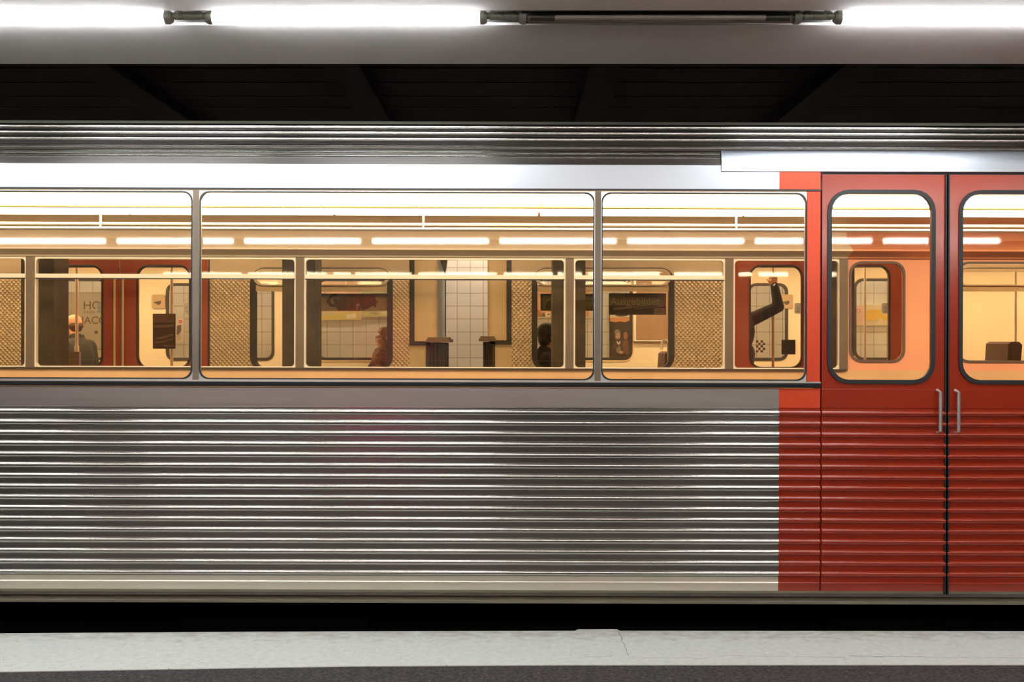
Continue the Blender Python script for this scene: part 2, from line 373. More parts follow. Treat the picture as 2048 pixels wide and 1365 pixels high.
# ------------------------------------------------------------------ platform lamps
LZ, LY = 3.0005, 4.462
ORD = ['first', 'second', 'third', 'fourth', 'fifth', 'sixth', 'seventh', 'eighth']
def lamp(x0, x1, lit, lab, y=LY, z=LZ, full=True, group='tube lamps along the ceiling slot', m=None):
    t = empty('fluorescent_lamp', ((x0+x1)/2, y, z+.05), lab, 'lamp', group); h = (x1-x0)/2; zc = -.05
    if lit:
        MB().tube([(-h+.03, 0, zc), (h-.03, 0, zc)], .027, 24).build('tube', m or TUBE, t)
    else:
        MB().tube([(-h+.03, 0, zc), (h-.03, 0, zc)], .026, 24).build('protective_sleeve', GLT, t)
        MB().tube([(-h+.05, 0, zc), (h-.05, 0, zc)], .013, 16).build('tube', mat('unlit_tube', (.62, .58, .55), .35), t)
        MB().box(-h+.04, h-.04, .012, .015, zc-.022, zc+.020).build('reflector', mat('lamp_reflector', (.60, .52, .48), .4, .2), t)
        for s in (-1, 1): MB().tube([(s*(h-.05), 0, zc), (s*(h-.16), 0, zc)], .0135, 16).build('tube_end', mat('tube_end_dark', (.10, .09, .075), .5), t)
    for s in (-1, 1):
        mb = MB(); mb.tube([(s*(h-.032), 0, zc), (s*(h-.012), 0, zc)], .031, 24); mb.tube([(s*(h-.012), 0, zc), (s*h, 0, zc)], .031, 24, .024)
        mb.build('end_cap', HOLD, t)
        if full:
            mb = MB(); a = h
            for ln, r in ((.012, .014), (.022, .019), (.003, .016), (.012, .0185), (.003, .016), (.024, .019)):
                mb.tube([(s*a, 0, zc+.008), (s*(a+ln), 0, zc+.008)], r, 20); a += ln
            mb.build('socket', HOLD, t)
    # mounting strap into the slot
    for s in (-1, 1):
        MB().box(s*(h+.03)-.01, s*(h+.03)+.01, -.012, .012, zc, .045).build('bracket', HOLD, t)
def lx(p): return PX(p, LY)
lamp(lx(-217), lx(345), True, 'lit white tube lamp, the leftmost in the ceiling slot')
lamp(lx(412), lx(974), True, 'lit white tube lamp shown whole, left of the unlit one')
lamp(lx(1038), lx(1602), False, 'unlit clear tube lamp between two lit ones')
lamp(lx(1668), lx(2232), True, 'lit white tube lamp, the rightmost in the ceiling slot')
for k, a in enumerate((-6.02, -4.61, 4.19, 5.59)):
    lamp(a, a+1.26, True, ['leftmost of all tube lamps in the ceiling slot, beyond the picture', 'second tube lamp from the left end of the ceiling slot', 'second tube lamp from the right end of the ceiling slot', 'rightmost of all tube lamps in the ceiling slot, beyond the picture'][k], full=False, group='tube lamps along the ceiling slot')
for k in range(8):  # added row out of view, hung low so it brightens the ceiling
    a = -5.6+k*1.36
    lamp(a, a+1.30, True, ORD[k]+' added fill tube from the left, unseen behind the camera', y=.2, z=2.62, full=False, m=FILL_REAR, group='added fill tubes behind the camera')

for k in range(8):  # second added row, above the view, put in to lift the ceiling brightness
    a = -5.6+k*1.36
    lamp(a, a+1.30, True, ORD[k]+' added fill tube from the left in the unseen row overhead', y=2.2, z=2.78, full=False, m=FILL_TOP, group='added fill tubes overhead')

# ================================================================== NEAR TRAIN (at rest on the near track)
YN, YF = 5.40, 8.10         # near side and far side
near = empty('subway_train', (0, YN, 0), 'ribbed stainless steel subway train with red doors on the near track', 'train')
ROLL = math.radians(.17)
def nz(y): return PZ(y, YN)
def q(prof, dy=0): return [(y-YN+dy, z) for y, z in prof]
RZ = [nz(1144-21.45*i) for i in range(16)]       # rib centres (highlight side)
ZB, ZBELT0, ZW0, ZW1 = nz(1152), nz(816), nz(764), nz(381)
def lower_profile():
    p = [(5.425, nz(1210)), (5.415, nz(1203.5)), (5.50, nz(1202)), (5.49, nz(1194)), (5.425, nz(1189)), (5.402, nz(1181)), (5.40, nz(1166)), (5.394, nz(1165)), (5.400, nz(1163)), (5.40, nz(1152))]
    h = .016
    for zc in RZ:
        zc -= .008
        p += [(5.400, zc-h-.001)]
        for k in range(9):
            a = math.pi*(k/8-.5); p.append((5.400-.0135*math.cos(a), zc+h*math.sin(a)))
        p += [(5.400, zc+h+.001)]
    p += [(5.400, ZBELT0)]
    return p
def belt_profile(): return [(5.400, ZBELT0), (5.397, ZBELT0+.004), (5.397, nz(777)), (5.400, nz(775.5))]
def sill_line(): return [(5.400, nz(775)), (5.388, nz(774)), (5.386, nz(770)), (5.392, nz(769.5)), (5.392, nz(768)), (5.386, nz(767.5)), (5.386, nz(765)), (5.400, nz(764.5))]
def up(z):  # the side leans inwards above the windows
    if z < 2.37: return 5.40
    if z < 2.52: return 5.40
    return 5.40+(z-2.52)*.42
def fascia_profile(z0, z1, n=6): return [(up(z0+(z1-z0)*i/n), z0+(z1-z0)*i/n) for i in range(n+1)]
def top_profile(ribs=True):
    z0, z1 = PZ(331, 5.43), 2.745
    p = [(up(z0), z0)]
    if ribs:
        for y in (314, 306, 294, 278, 265, 253):
            yy = 5.43+.06*(331-y)/80; zc = PZ(y, yy); h = .0085 if y > 280 else .012
            for k in range(9):
                a = math.pi*(k/8-.5); z = zc+h*math.sin(a); p.append((up(z)-.011*math.cos(a), z))
    p.append((up(z1), z1)); return p
def side(x0, x1, red):
    MB().skin(q(lower_profile()[:6]), x0, x1).build('skirt', SILL, near)
    if not red: MB().skin(q(lower_profile()[5:10]), x0, x1).build('skirt_band', SILL, near)
    lowp = lower_profile()
    o = MB().skin(q(lowp[5 if red else 9:]), x0, x1).build('ribbed_panel', REDM if red else STEEL, near)
    o['label'] = 'red ribbed lower side panel' if red else 'bare steel ribbed lower side panel'
    o = MB().skin(q(belt_profile()), x0, x1).build('belt_panel', REDF if red else BELTM, near)
    o['label'] = 'smooth red belt under the windows' if red else 'smooth grey belt under the windows'
X0, XRED, XD0, XD1, XD2, XRE, X1 = -7.5, PX(1556, YN), PX(1640, YN), PX(1640, YN)+.68, PX(1640, YN)+1.36, 3.35, 6.6
side(X0, XRED, False); side(XRED, XD0-.004, True); side(XD2+.004, XRE, True); side(XRE, X1, False)
MB().skin(q(sill_line()), X0, XD0-.004, .01).build('window_rubber', BLACK, near)
MB().skin(q(sill_line()), XD2+.004, X1, .01).build('window_rubber', BLACK, near)
MB().box(X0, XD0-.004, 5.384-YN, 5.392-YN, nz(765), nz(762)).build('window_ledge', ALU, near)
# above the windows
zf1 = PZ(331.5, 5.43)
MB().skin(q(fascia_profile(ZW1, zf1)), X0, XRED).build('fascia', STEELF, near)
o = MB().skin(q(fascia_profile(ZW1, zf1)), XRED, XD0-.004).build('fascia', REDF, near); o['label'] = 'red fascia beside the doors'
MB().skin(q(fascia_profile(ZW1, zf1)), XD2+.004, X1).build('fascia', STEELF, near)
MB().box(X0, XD0-.004, up(2.38)-YN-.006, up(2.38)-YN, nz(381), nz(377.5)).build('rain_strip', BLACK, near)
XH0, XH1 = PX(1440, YN), 3.6
MB().skin(q(top_profile()), X0, XH0).build('ribbed_cornice', STEEL, near)
MB().skin(q(top_profile()), XH1, X1).build('ribbed_cornice', STEEL, near)
zh0, zh1 = PZ(343, 5.40), PZ(300, 5.42)
hp = [(5.405, zh0), (5.392, zh0+.004), (5.394, zh0+.05), (5.402, zh1-.012), (5.41, zh1-.002), (5.43, zh1)]
MB().skin(q(hp), XH0, XH1).build('door_header', STEELF, near)
tp = [p for p in top_profile() if p[1] > zh1-.01]; MB().skin(q(tp), XH0, XH1).build('ribbed_cornice', STEEL, near)
MB().skin(q([(5.412, PZ(347.5, 5.41)), (5.412, zh0+.01)]), XH0, XH1).build('header_gap', BLACK, near)
rp = [(up(2.745), 2.745), (5.535, 2.762), (5.57, 2.778), (5.64, 2.79), (5.95, 2.845), (6.35, 2.895), (6.75, 2.91), (7.15, 2.895), (7.55, 2.845), (7.88, 2.79), (8.0, 2.745), (8.06, 2.60), (8.10, 2.37)]
MB().skin(q([rp[0], (5.52, 2.752), rp[1], rp[2], rp[3]]+rp[4:]), X0, X1, .02).build('roof', OLIVE, near)
# ---- side windows of the near face
posts = [-6.08, -3.90, -1.72, .46]
bays = [(-6.05, -3.915), (-3.885, -1.735), (-1.705, .445), (.475, PX(1612, YN))]
zw0, zw1 = nz(762), nz(383)
def window(x0, x1, y, z0, z1, r, gl, frm, fw, rub=BLACK, dy=.03, hopper=None, name='window'):
    """frame > pane; the frame's outside is square so it closes the side wall"""
    fr = MB().ring(rrect(x0, x1, z0, z1, 0), rrect(x0+fw, x1-fw, z0+fw, z1-fw, r), y, y+dy).build(name, frm, near)
    MB().ring(rrect(x0+fw*.55, x1-fw*.55, z0+fw*.55, z1-fw*.55, r), rrect(x0+fw+.004, x1-fw-.004, z0+fw+.004, z1-fw-.004, r), y-.004, y+.002).build('gasket', rub, fr)
    MB().plate(rrect(x0+fw-.004, x1-fw+.004, z0+fw-.004, z1-fw+.004, r), y+dy*.5, y+dy*.5+.004).build('pane', gl, fr, smooth=0)
    return fr
for a, b in bays: window(a, b, 0, zw0, zw1, .05, GLN, ALU, .007)
for x in posts[1:]:
    MB().box(x-.016, x+.016, -.004, .05, zw0-.002, zw1+.002).build('window_post', MULL, near)
MB().box(PX(1611, YN), XD0-.004, 0, .03, ZW0-.01, ZW1).build('door_pillar', REDF, near)
MB().box(XD2+.004, XRE, 0, .03, ZW0-.01, ZW1).build('door_pillar', REDF, near)
window(XRE, 5.4, 0, zw0, zw1, .05, GLN, ALU, .007)
MB().box(5.4, X1, 0, .03, ZW0-.01, ZW1).build('side_panel', STEELF, near)
MB().box(X0, -6.04, 0, .03, ZW0-.01, ZW1).build('side_panel', STEELF, near)
# ---- doors: two ribbed red leaves with big rounded windows
zd1 = PZ(347.5, 5.40)
for i, (a, b) in enumerate(((XD0, XD1), (XD1, XD2))):
    a += .004; b -= .004
    mb = MB(); mb.skin(q(lower_profile()[5:], -.002), a, b, .03); mb.skin(q(belt_profile(), -.002), a, b, .03)
    wx0, wx1 = (a+.045, b-.075) if i == 0 else (a+.075, b-.045)
    mb.ring(rrect(a, b, ZW0-.035, zd1, 0), rrect(wx0, wx1, nz(760), nz(384), .10), -.004, .028)
    d = mb.build('door', REDM, near); d['label'] = 'ribbed red sliding door leaf'
    MB().ring(rrect(wx0-.016, wx1+.016, nz(760)-.016, nz(384)+.016, .115), rrect(wx0+.006, wx1-.006, nz(760)+.006, nz(384)-.006, .095), -.012, .0).build('gasket', BLACK, d)
    MB().plate(rrect(wx0-.004, wx1+.004, nz(760)-.004, nz(384)+.004, .10), .008, .013).build('pane', GLN, d, smooth=0)
    xs = b if i == 0 else a
    MB().box(xs-.008, xs+.008, -.014, .004, nz(1186), zd1).build('edge_rubber', BLACK, d)
    hx = b-.045 if i == 0 else a+.045
    mb = MB(); mb.tube([(hx, -.004, 1.06), (hx, -.045, 1.07), (hx, -.045, 1.28), (hx, -.004, 1.29)], .009, 10); mb.build('handle', ALU, d)
MB().skin(q(lower_profile()[:6]), XD0-.004, XD2+.004).build('door_step', SILL, near)
for x in (XD0, XD2): MB().box(x-.03, x+.03, .034, .05, nz(1190), zd1).build('seam_light_block', BLACK, near)  # black strips added behind the door seams to stop cabin light
# ---- closed underside, ends, floor
MB().box(X0, X1, .03, YF-YN-.03, .16, .25).build('cabin_floor', mat('cabin_floor_grey', (.10, .09, .08), .6, 0, .2), near)
mb = MB()
for bx in (-5.2, -1.4, 2.4, 5.4): mb.box(bx-.55, bx+.55, .45, 2.1, -.6, .16)
mb.build('equipment_box', DARKU, near)['kind'] = 'stuff'
MB().box(X0+.1, X1-.1, .55, .62, -.95, .16).build('gap_shade_sheet', DARKU, near)  # dark sheet added as the shade under the train, hides the track bed
for bx in (-6.2, -3.9, 4.2, 6.0):
    for by in (.62, 2.05): MB().tube([(bx, by-.06, -.80), (bx, by+.06, -.80)], .40, 28).build('wheel', DARKU, near)
for x in (X0, X1-.05): MB().box(x, x+.05, .02, YF-YN-.02, .16, 2.79).build('end_wall', SALMON if x > 0 else CREAM, near)
# ---- cabin inside
MB().box(X0, X1, .06, YF-YN-.03, 2.50, 2.53).build('cabin_ceiling', CREAM, near)
MB().skin([(.06, 2.53), (.035, 2.47), (.032, 2.38)], X0, X1, .003).build('inner_lintel', CREAML, near)
k = 0
for (ya, yb) in ((6.44, 6.84), (6.93, 7.34)):
    x = -7.3
    while x < 6.2:
        MB().prism([(ya-YN, 2.502), (ya-YN+.03, 2.470), (yb-YN-.03, 2.470), (yb-YN, 2.502)], x, x+1.48).build('ceiling_light', CABL, near, smooth=0); x += 1.5
MB().box(X0, X1, 6.86-YN, 6.91-YN, 2.468, 2.502).build('light_divider', mat('mustard_strip', (.55, .40, .12), .5), near)
for y, yy in ((450.5, 7.02), (459.5, 6.98)):
    z = PZ(y, yy); MB().tube([(X0+.1, yy-YN, z), (X1-.1, yy-YN, z)], .0125, 12).build('grab_rail', ALU, near)
for x in (-5.1, -2.9, -.63, 1.57, 3.8):
    MB().tube([(x, 7.0-YN, 2.33), (x, 7.0-YN, 2.50)], .008, 8).build('rail_bracket', ALU, near)
XFD = 2.70          # the doors of the far side start here
fy = 8.05-YN
cove = [(8.055, 2.50), (8.055, 2.372), (7.905, 2.286), (7.90, 2.272), (8.02, 2.237), (8.03, 2.224)]
MB().skin(q(cove), X0, XFD, .02).build('cove_moulding', CREAML, near)
MB().skin(q(cove), XFD, X1, .02).build('cove_moulding', SALMON, near)
MB().box(X0, XFD, fy, fy+.05, .25, 1.322).build('inner_side_wall', TANP, near)
o = MB().box(XFD, X1, fy, fy+.05, .25, 1.322).build('inner_side_wall', TANP, near)
MB().box(X0, XFD, fy-.018, fy+.02, 1.318, 1.330).build('inner_ledge', mat('ledge_dark', (.06, .045, .03), .5), near)
zt, zb = 2.224, 1.330
fb = [(-6.08, -3.93), (-3.87, -1.75), (-1.69, .43), (.49, 1.72), (1.78, XFD-.05)]
for a, b in fb:
    fr = MB().ring(rrect(a, b, zb, zt, 0), rrect(a+.016, b-.016, zb+.008, zt-.018, .03), fy, fy+.04).build('window', ALUW, near)
    zc = PZ(555, 8.05)
    if a < 1.7:
        MB().box(a+.012, b-.012, fy-.006, fy+.02, zc-.015, zc+.018).build('hopper_bar', ALUW, fr)
        MB().box(a+.012, b-.012, fy-.008, fy+.0, zc-.024, zc-.0155).build('hopper_seal', BLACK, fr)
    MB().plate(rrect(a+.012, b-.012, zb+.004, zt-.014, .03), fy+.02, fy+.024).build('pane', GLN, fr, smooth=0)
for x in (-6.11, -3.90, -1.72, .46, 1.75, XFD-.025):
    MB().box(x-.033, x+.033, fy-.01, fy+.05, zb, zt).build('window_post', MULL, near)
MB().box(X0, -6.13, fy, fy+.04, zb, zt).build('inner_side_panel', CREAM, near)
for i, (a, b, u, v) in enumerate(((XFD+.01, XFD+.70, 2.735, 3.16), (XFD+.71, XFD+1.60, 3.60, 4.22))):
    mb = MB(); mb.ring(rrect(a, b, 1.322, zt, 0), rrect(u, v, 1.40, 2.19, .09), fy+.002, fy+.04)
    d = mb.build('far_door', SALMON, near); d['label'] = 'salmon red door leaf on the far side'
    MB().ring(rrect(u-.014, v+.014, 1.386, 2.204, .10), rrect(u+.004, v-.004, 1.404, 2.186, .088), fy-.006, fy+.004).build('gasket', mat('grey_rubber', (.12, .08, .06), .5), d)
    MB().plate(rrect(u, v, 1.40, 2.19, .09), fy+.02, fy+.024).build('pane', GLN, d, smooth=0)
MB().box(XFD+1.62, X1, fy, fy+.04, 1.322, zt).build('inner_side_panel', SALMON, near)
MB().skin([(YF-YN, .12), (YF-YN, 1.33)], X0, X1, .004).build('far_side_skin', STEEL, near)
MB().skin([(YF-YN, 2.22), (YF-YN, 2.38)], X0, X1, .004).build('far_side_skin', STEEL, near)
near.rotation_euler = (0, ROLL, 0)
near.location.z = 0.0

# ================================================================== STANDING TRAIN on the far track: two carriages
YS, YSF = 9.30, 12.20
SCL = F/YS
def sx(p): return PX(p, YS)
def sz(y): return PZ(y, YS)
RUB = mat('standing_rubber', (.045, .035, .025), .5, 0, .1)
def car(sign, lab, ends, windows, doors, xs, xe):
    """xs: inner end (towards the gap), xe: outer end, in world X"""
    t = empty('metro_carriage', ((xs+xe)/2, YS, -1.2), lab, 'train carriage', 'carriages of the standing train')
    ox = (xs+xe)/2; oz = -1.2
    def B(mb, name, m, parent=t, dx=None, **k):
        o = mb.build(name, m, parent, **k)
        o.location = (0, 0, 0) if parent is not t else (-ox, -YS, -oz)
        return o
    a, b = min(xs, xe), max(xs, xe)
    z0, z1, zr = sz(745), sz(533), 2.85
    # quilted sheet fills the spaces between windows and doors
    spans = sorted([(w0, w1) for w0, w1 in windows]+[(d0, d1) for d0, d1 in doors])
    cur = a
    for s0, s1 in spans+[(b, b)]:
        if s0-cur > .02: B(MB().box(cur, s0, YS, YS+.04, z0, sz(560)), 'quilted_panel', QUILT)
        cur = max(cur, s1)
    zlow = sz(745)
    cur = a
    for s0, s1 in sorted(doors)+[(b, b)]:
        if s0-cur > .02:
            B(MB().box(cur, s0, YS, YS+.04, .28, zlow), 'lower_side', QUILT)
        cur = max(cur, s1)
    for s0, s1 in spans+[]: pass
    cur = a
    for s0, s1 in spans+[(b, b)]:
        if s0-cur > .02: B(MB().box(cur, s0, YS, YS+.04, sz(560), sz(535)), 'upper_side', SIDEP)
        cur = max(cur, s1)
    B(MB().prism([(YS, sz(535)), (YS, 2.50), (YS+.04, 2.66), (YS+.12, 2.74), (YS+.12, 2.70), (YS+.04, 2.60), (YS+.04, sz(535))], a, b), 'cornice', SIDEP)
    B(MB().prism([(YS+.10, 2.70), (YS+.12, 2.745), (YS+.6, 2.9), (YS+1.45, 2.97), (YS+2.3, 2.9), (YS+2.78, 2.745), (YS+2.80, 2.70)], a, b), 'roof', OLIVE)
    B(MB().box(a, b, YS+.04, YSF-.04, .18, .28), 'cabin_floor', mat('standing_floor', (.14, .12, .10), .6))
    B(MB().box(a, b, YS+.04, YSF-.04, 2.48, 2.52), 'cabin_ceiling', SINT)
    for yy in (YS+.95, YS+1.95):
        x = a+.1
        while x+1.2 < b: 
            B(MB().prism([(yy-.09, 2.48), (yy-.06, 2.445), (yy+.06, 2.445), (yy+.09, 2.48)], x, x+1.18), 'ceiling_light', STAL, smooth=0); x += 1.3
    B(MB().box(a, b, YS+.30, YSF-.4, -.5, .18), 'underframe', DARKU)
    for wx in (a+.9, a+2.6, b-2.6, b-.9): B(MB().tube([(wx, YS+.45, -.78), (wx, YS+.6, -.78)], .42, 24), 'wheel', DARKU)
    # near windows with hopper on top
    for w0, w1 in windows:
        zb_, zt_ = sz(745), sz(535)
        fr = B(MB().ring(rrect(w0, w1, zb_, zt_, 0), rrect(w0+.002, w1-.002, sz(742), zt_-.002, .13), YS+.001, YS+.05), 'window', SIDEP)
        c = MB(); c.ring(rrect(w0+.002, w1-.002, sz(742), sz(536.5), .13), rrect(w0+.055, w1-.055, sz(735.5), sz(542), .085), YS-.012, YS+.045)
        B(c, 'gasket', RUB, fr)
        B(MB().box(w0+.050, w1-.050, YS-.006, YS+.03, sz(583), sz(570)), 'hopper_bar', SCREAM, fr)
        hp_ = MB(); hp_.ring(rrect(w0+.03, w1-.03, sz(572), sz(538), .09), rrect(w0+.065, w1-.065, sz(569.5), sz(543.5), .07), YS-.016, YS+.02)
        B(hp_, 'hopper_frame', SIDEP, fr)
        B(MB().plate(rrect(w0+.05, w1-.05, sz(736.5), sz(541), .085), YS+.02, YS+.025), 'pane', GLS, fr, smooth=0)
        B(MB().box(w0, w1, YSF-.05, YSF-.0, .28, PZ(721, YSF)), 'far_side_wall', SINT)
        # far window
        f0, f1, g0, g1 = w0+.06, w1-.06, PZ(719, YSF), PZ(560, YSF)
        fr2 = B(MB().ring(rrect(w0, w1, PZ(721, YSF), 2.48, 0), rrect(f0, f1, g0, g1, .10), YSF-.05, YSF), 'far_window', SINT)
        B(MB().ring(rrect(f0-.015, f1+.015, g0-.015, g1+.015, .11), rrect(f0+.022, f1-.022, g0+.022, g1-.022, .085), YSF-.058, YSF-.03), 'gasket', RUB, fr2)
        B(MB().ring(rrect(f0-.028, f1+.028, g0-.028, g1+.028, .12), rrect(f0-.013, f1+.013, g0-.013, g1+.013, .108), YSF-.062, YSF-.03), 'trim_ring', SCREAM, fr2)
        B(MB().plate(rrect(f0, f1, g0, g1, .1), YSF-.03, YSF-.025), 'pane', GLS, fr2, smooth=0)
    # doors
    for d0, d1 in doors:
        mid = (d0+d1)/2
        for li, (p0, p1) in enumerate(((d0+.006, mid-.004), (mid+.004, d1-.006))):
            wa, wb = (p0+.17, p1-.165) if li == 0 else (p0+.165, p1-.17)
            lf = B(MB().ring(rrect(p0, p1, .28, sz(520), 0), rrect(wa, wb, sz(735), sz(533), .10), YS-.004, YS+.03), 'door', SRED)
            B(MB().ring(rrect(wa-.014, wb+.014, sz(735)-.014, sz(533)+.014, .112), rrect(wa+.003, wb-.003, sz(735)+.003, sz(533)-.003, .098), YS-.01, YS+.002), 'gasket', RUB, lf)
            B(MB().plate(rrect(wa-.002, wb+.002, sz(735)-.002, sz(533)+.002, .10), YS+.012, YS+.016), 'pane', GLS, lf, smooth=0)
            hx = p1-.035 if li == 0 else p0+.035
            B(MB().tube([(hx, YS-.004, sz(735)), (hx, YS-.03, sz(733)), (hx, YS-.03, sz(560)), (hx, YS-.004, sz(558))], .011, 8), 'handle', SCREAM, lf)
            # notice stuck on the glass
            mb = MB(); mb.plate(rrect(wb-.062, wb-.004, sz(628), sz(606), .012, 3), YS+.008, YS+.0095); mb.mi = 1
            for (u, v_, s_) in ((.030, .066, .010), (.030, .044, .010), (.018, .055, .008), (.042, .055, .008)):
                mb.plate(rrect(wb-.062+u-s_*.5, wb-.062+u+s_*.5, sz(628)+v_-s_*.5, sz(628)+v_+s_*.5, .002, 2), YS+.0072, YS+.0078)
            mb.box(wb-.050, wb-.012, YS+.0072, YS+.0078, sz(628)+.014, sz(628)+.018); mb.box(wb-.050, wb-.018, YS+.0072, YS+.0078, sz(628)+.024, sz(628)+.028)
            st = B(mb, 'sticker', [mat('sticker_white', (.85, .82, .74), .5), mat('sticker_ink', (.35, .30, .24), .6)], lf); st['label'] = 'white notice sticker with small symbols'
        for rx in (d0-.012, d1+.0):
            B(MB().box(rx, rx+.012, YS-.008, YS+.03, .28, sz(520)), 'door_rubber', RUB)
        # far doors
        off = .10 if sign < 0 else -.16
        ins = MB(); g0, g1 = PZ(721, YSF), PZ(568, YSF)
        for li, (p0, p1) in enumerate(((d0, mid), (mid, d1))):
            wa, wb = (p0+.17+off, p1-.165+off) if li == 0 else (p0+.165+off, p1-.17+off)
            a0, a1 = (d0, mid+off) if li == 0 else (mid+off, d1)
            lf = B(MB().ring(rrect(a0, a1, .28, 2.48, 0), rrect(wa, wb, g0, g1, .10), YSF-.05, YSF), 'far_door', SINT)
            B(MB().ring(rrect(wa-.004, wb+.004, g0-.004, g1+.004, .102), rrect(wa+.028, wb-.028, g0+.028, g1-.028, .08), YSF-.06, YSF-.03), 'gasket', RUB, lf)
            B(MB().plate(rrect(wa, wb, g0, g1, .10), YSF-.03, YSF-.025), 'pane', GLS, lf, smooth=0)
            # square notice with a pictogram
            nx = (wb-.03) if sign > 0 else (wa-.10)
            if li == 1 or sign < 0:
                mb = MB(); mb.plate(rrect(nx-.07, nx+.09, PZ(618, YSF), PZ(590, YSF), .02, 3), YSF-.072, YSF-.066); mb.mi = 1
                zc_ = PZ(605, YSF)
                mb.plate([(nx-.04, zc_), (nx+.04, zc_+.018), (nx+.045, zc_-.005), (nx+.03, zc_-.03), (nx+.0, zc_-.035), (nx-.02, zc_-.012), (nx-.045, zc_-.014)], YSF-.074, YSF-.0725)
                s_ = B(mb, 'pictogram_notice', [mat('notice_tan', (.50, .36, .20), .6), mat('notice_ink', (.10, .07, .04), .6)], lf)
            B(MB().box(a0-.006 if li else a1-.006, a0+.006 if li else a1+.006, YSF-.058, YSF-.03, .28, 2.48), 'edge_rubber', mat('door_seam_brown', (.30, .2, .1), .6), lf)
    cur = a
    for s0, s1 in spans+[(b, b)]:
        if s0-cur > .02:
            B(MB().box(cur, s0, YSF-.05, YSF, .28, 2.48), 'far_side_wall', SINT)
        cur = max(cur, s1)
    return t, B
W = 286/SCL
# ---- left carriage
lc, LB = car(-1, 'metro carriage left of the gap, bald man and woman with glasses inside', None,
             [(sx(500), sx(786)), (sx(-306), sx(-20))], [(sx(63), sx(417))], sx(819), -8.6)
# end of the left carriage: rubber surround, cream cowl, pale end wall
def carend(Bf, s, E):
    """s=+1: end faces right (left carriage). E: dict of pixel columns"""
    x = lambda p: sx(p)
    def bx(p0, p1, y0, y1, ya, yb): a, b = sorted((x(p0), x(p1))); return MB().box(a, b, y0, y1, sz(yb), sz(ya))
    mb = MB()
    for args in ((E['f0'], E['f1'], YS-.012, YS+.05, 515, E['ye']), (E['f0'], E['g1'], YS-.012, YS+.05, E['ye']-1, E['ye']+7), (E['g0'], E['g1'], YS-.012, YS+.05, E['ye'], 760)):
        a, b = sorted((x(args[0]), x(args[1]))); mb.box(a, b, args[2], args[3], sz(args[5]), sz(args[4]))
    Bf(mb, 'end_rubber', RUB)
    # rounded cream cowl of the carriage end, wraps to the end wall
    xe0, xe1 = x(E['f1']), x(E['e'])
    prof = []
    for k in range(7):
        t_ = math.radians(90*k/6); prof.append((xe1-s*.05*(1-math.sin(t_)), YS+.004+.05*(1-math.cos(t_))))
    pts = [(xe0, YS+.004)]+prof+[(xe1, YS+.12), (xe0, YS+.12)]
    n_ = len(pts); zc0, zc1 = sz(E['ye']), 2.75
    v = [(p[0], p[1], zc0) for p in pts]+[(p[0], p[1], zc1) for p in pts]
    Bf(MB().add(v, [tuple(range(n_)), tuple(range(2*n_-1, n_-1, -1))]+[(i, (i+1) % n_, n_+(i+1) % n_, n_+i) for i in range(n_)]), 'end_cowl', SCREAM)
    a, b = sorted((x(E['f0']), x(E['g0']))); Bf(MB().box(a, b, YS+.004, YS+.1, .28, sz(E['ye'])), 'lower_cowl', SCREAM)
    # ledge and dark bellows
    a, b = sorted((x(E['l0']), x(E['l1'])))
    mb = MB(); mb.box(a, b, YS-.05, YS+.5, sz(E['ye']+1), sz(E['ye']-5)); mb.box(a+.012, b-.012, YS-.03, YS+.3, sz(E['ye']-5), sz(E['ye']-9)); Bf(mb, 'bellows_ledge', BROWN)
    a, b = sorted((x(E['g1']), x(E['b1'])))
    mb = MB()
    for k in range(4):
        w_ = (b-a)/4; mb.box(a+k*w_+.004, a+(k+1)*w_-.004, YS+.0, YS+.5, .35, sz(E['ye']+2)); 
    mb.box(a, b, YS+.02, YS+.48, .35, sz(E['ye']+2))
    Bf(mb, 'bellows', mat('bellows_dark', (.055, .035, .025), .7, 0, .2))
carend(LB, 1, dict(f0=819, f1=829, g0=852, g1=860, e=874, ye=684, l0=853, l1=900, b1=891))
# pale end wall running away from the camera, and its corner rod
v = [(sx(874)-.005, YS+.1), (-.815, YSF), (-.87, YSF), (sx(874)-.06, YS+.1)]
LB(MB().add([(p[0], p[1], z) for z in (.3, 2.9) for p in v], [(0,1,2,3), (7,6,5,4), (0,4,5,1), (1,5,6,2), (2,6,7,3), (3,7,4,0)]), 'end_wall', PALE)
LB(MB().tube([(sx(889.5), YS+.1, sz(674)), (sx(889.5), YS+.1, sz(560)), (sx(889), YS+.1, sz(548))], .006, 8).tube([(sx(889), YS+.1, sz(548)), (sx(887.5), YS+.1, sz(530)), (sx(886), YS+.1, sz(515))], .006, 10, .04), 'corner_rod', mat('rod_dark', (.10, .08, .06), .4, .5))
# ---- right carriage
rc, RB = car(1, 'metro carriage right of the gap, with the advert strips in its window', None,
             [(sx(1063), sx(1349)), (sx(1906), sx(2192))], [(sx(1463), sx(1815))], sx(1023), 8.6)
carend(RB, -1, dict(f0=1023, f1=1013, g0=990, g1=983, e=975, ye=682, l0=992, l1=958, b1=966))
RB(MB().box(sx(975)+.01, sx(975)+.06, YS+.1, YSF, .3, 2.9), 'end_wall', PALE)
for Bf, s, a in ((LB, -1, -8.6), (RB, 1, 8.6)): Bf(MB().box(min(a, a-s*.04), max(a, a-s*.04), YS+.04, YSF-.04, .28, 2.48), 'end_wall', SINT)

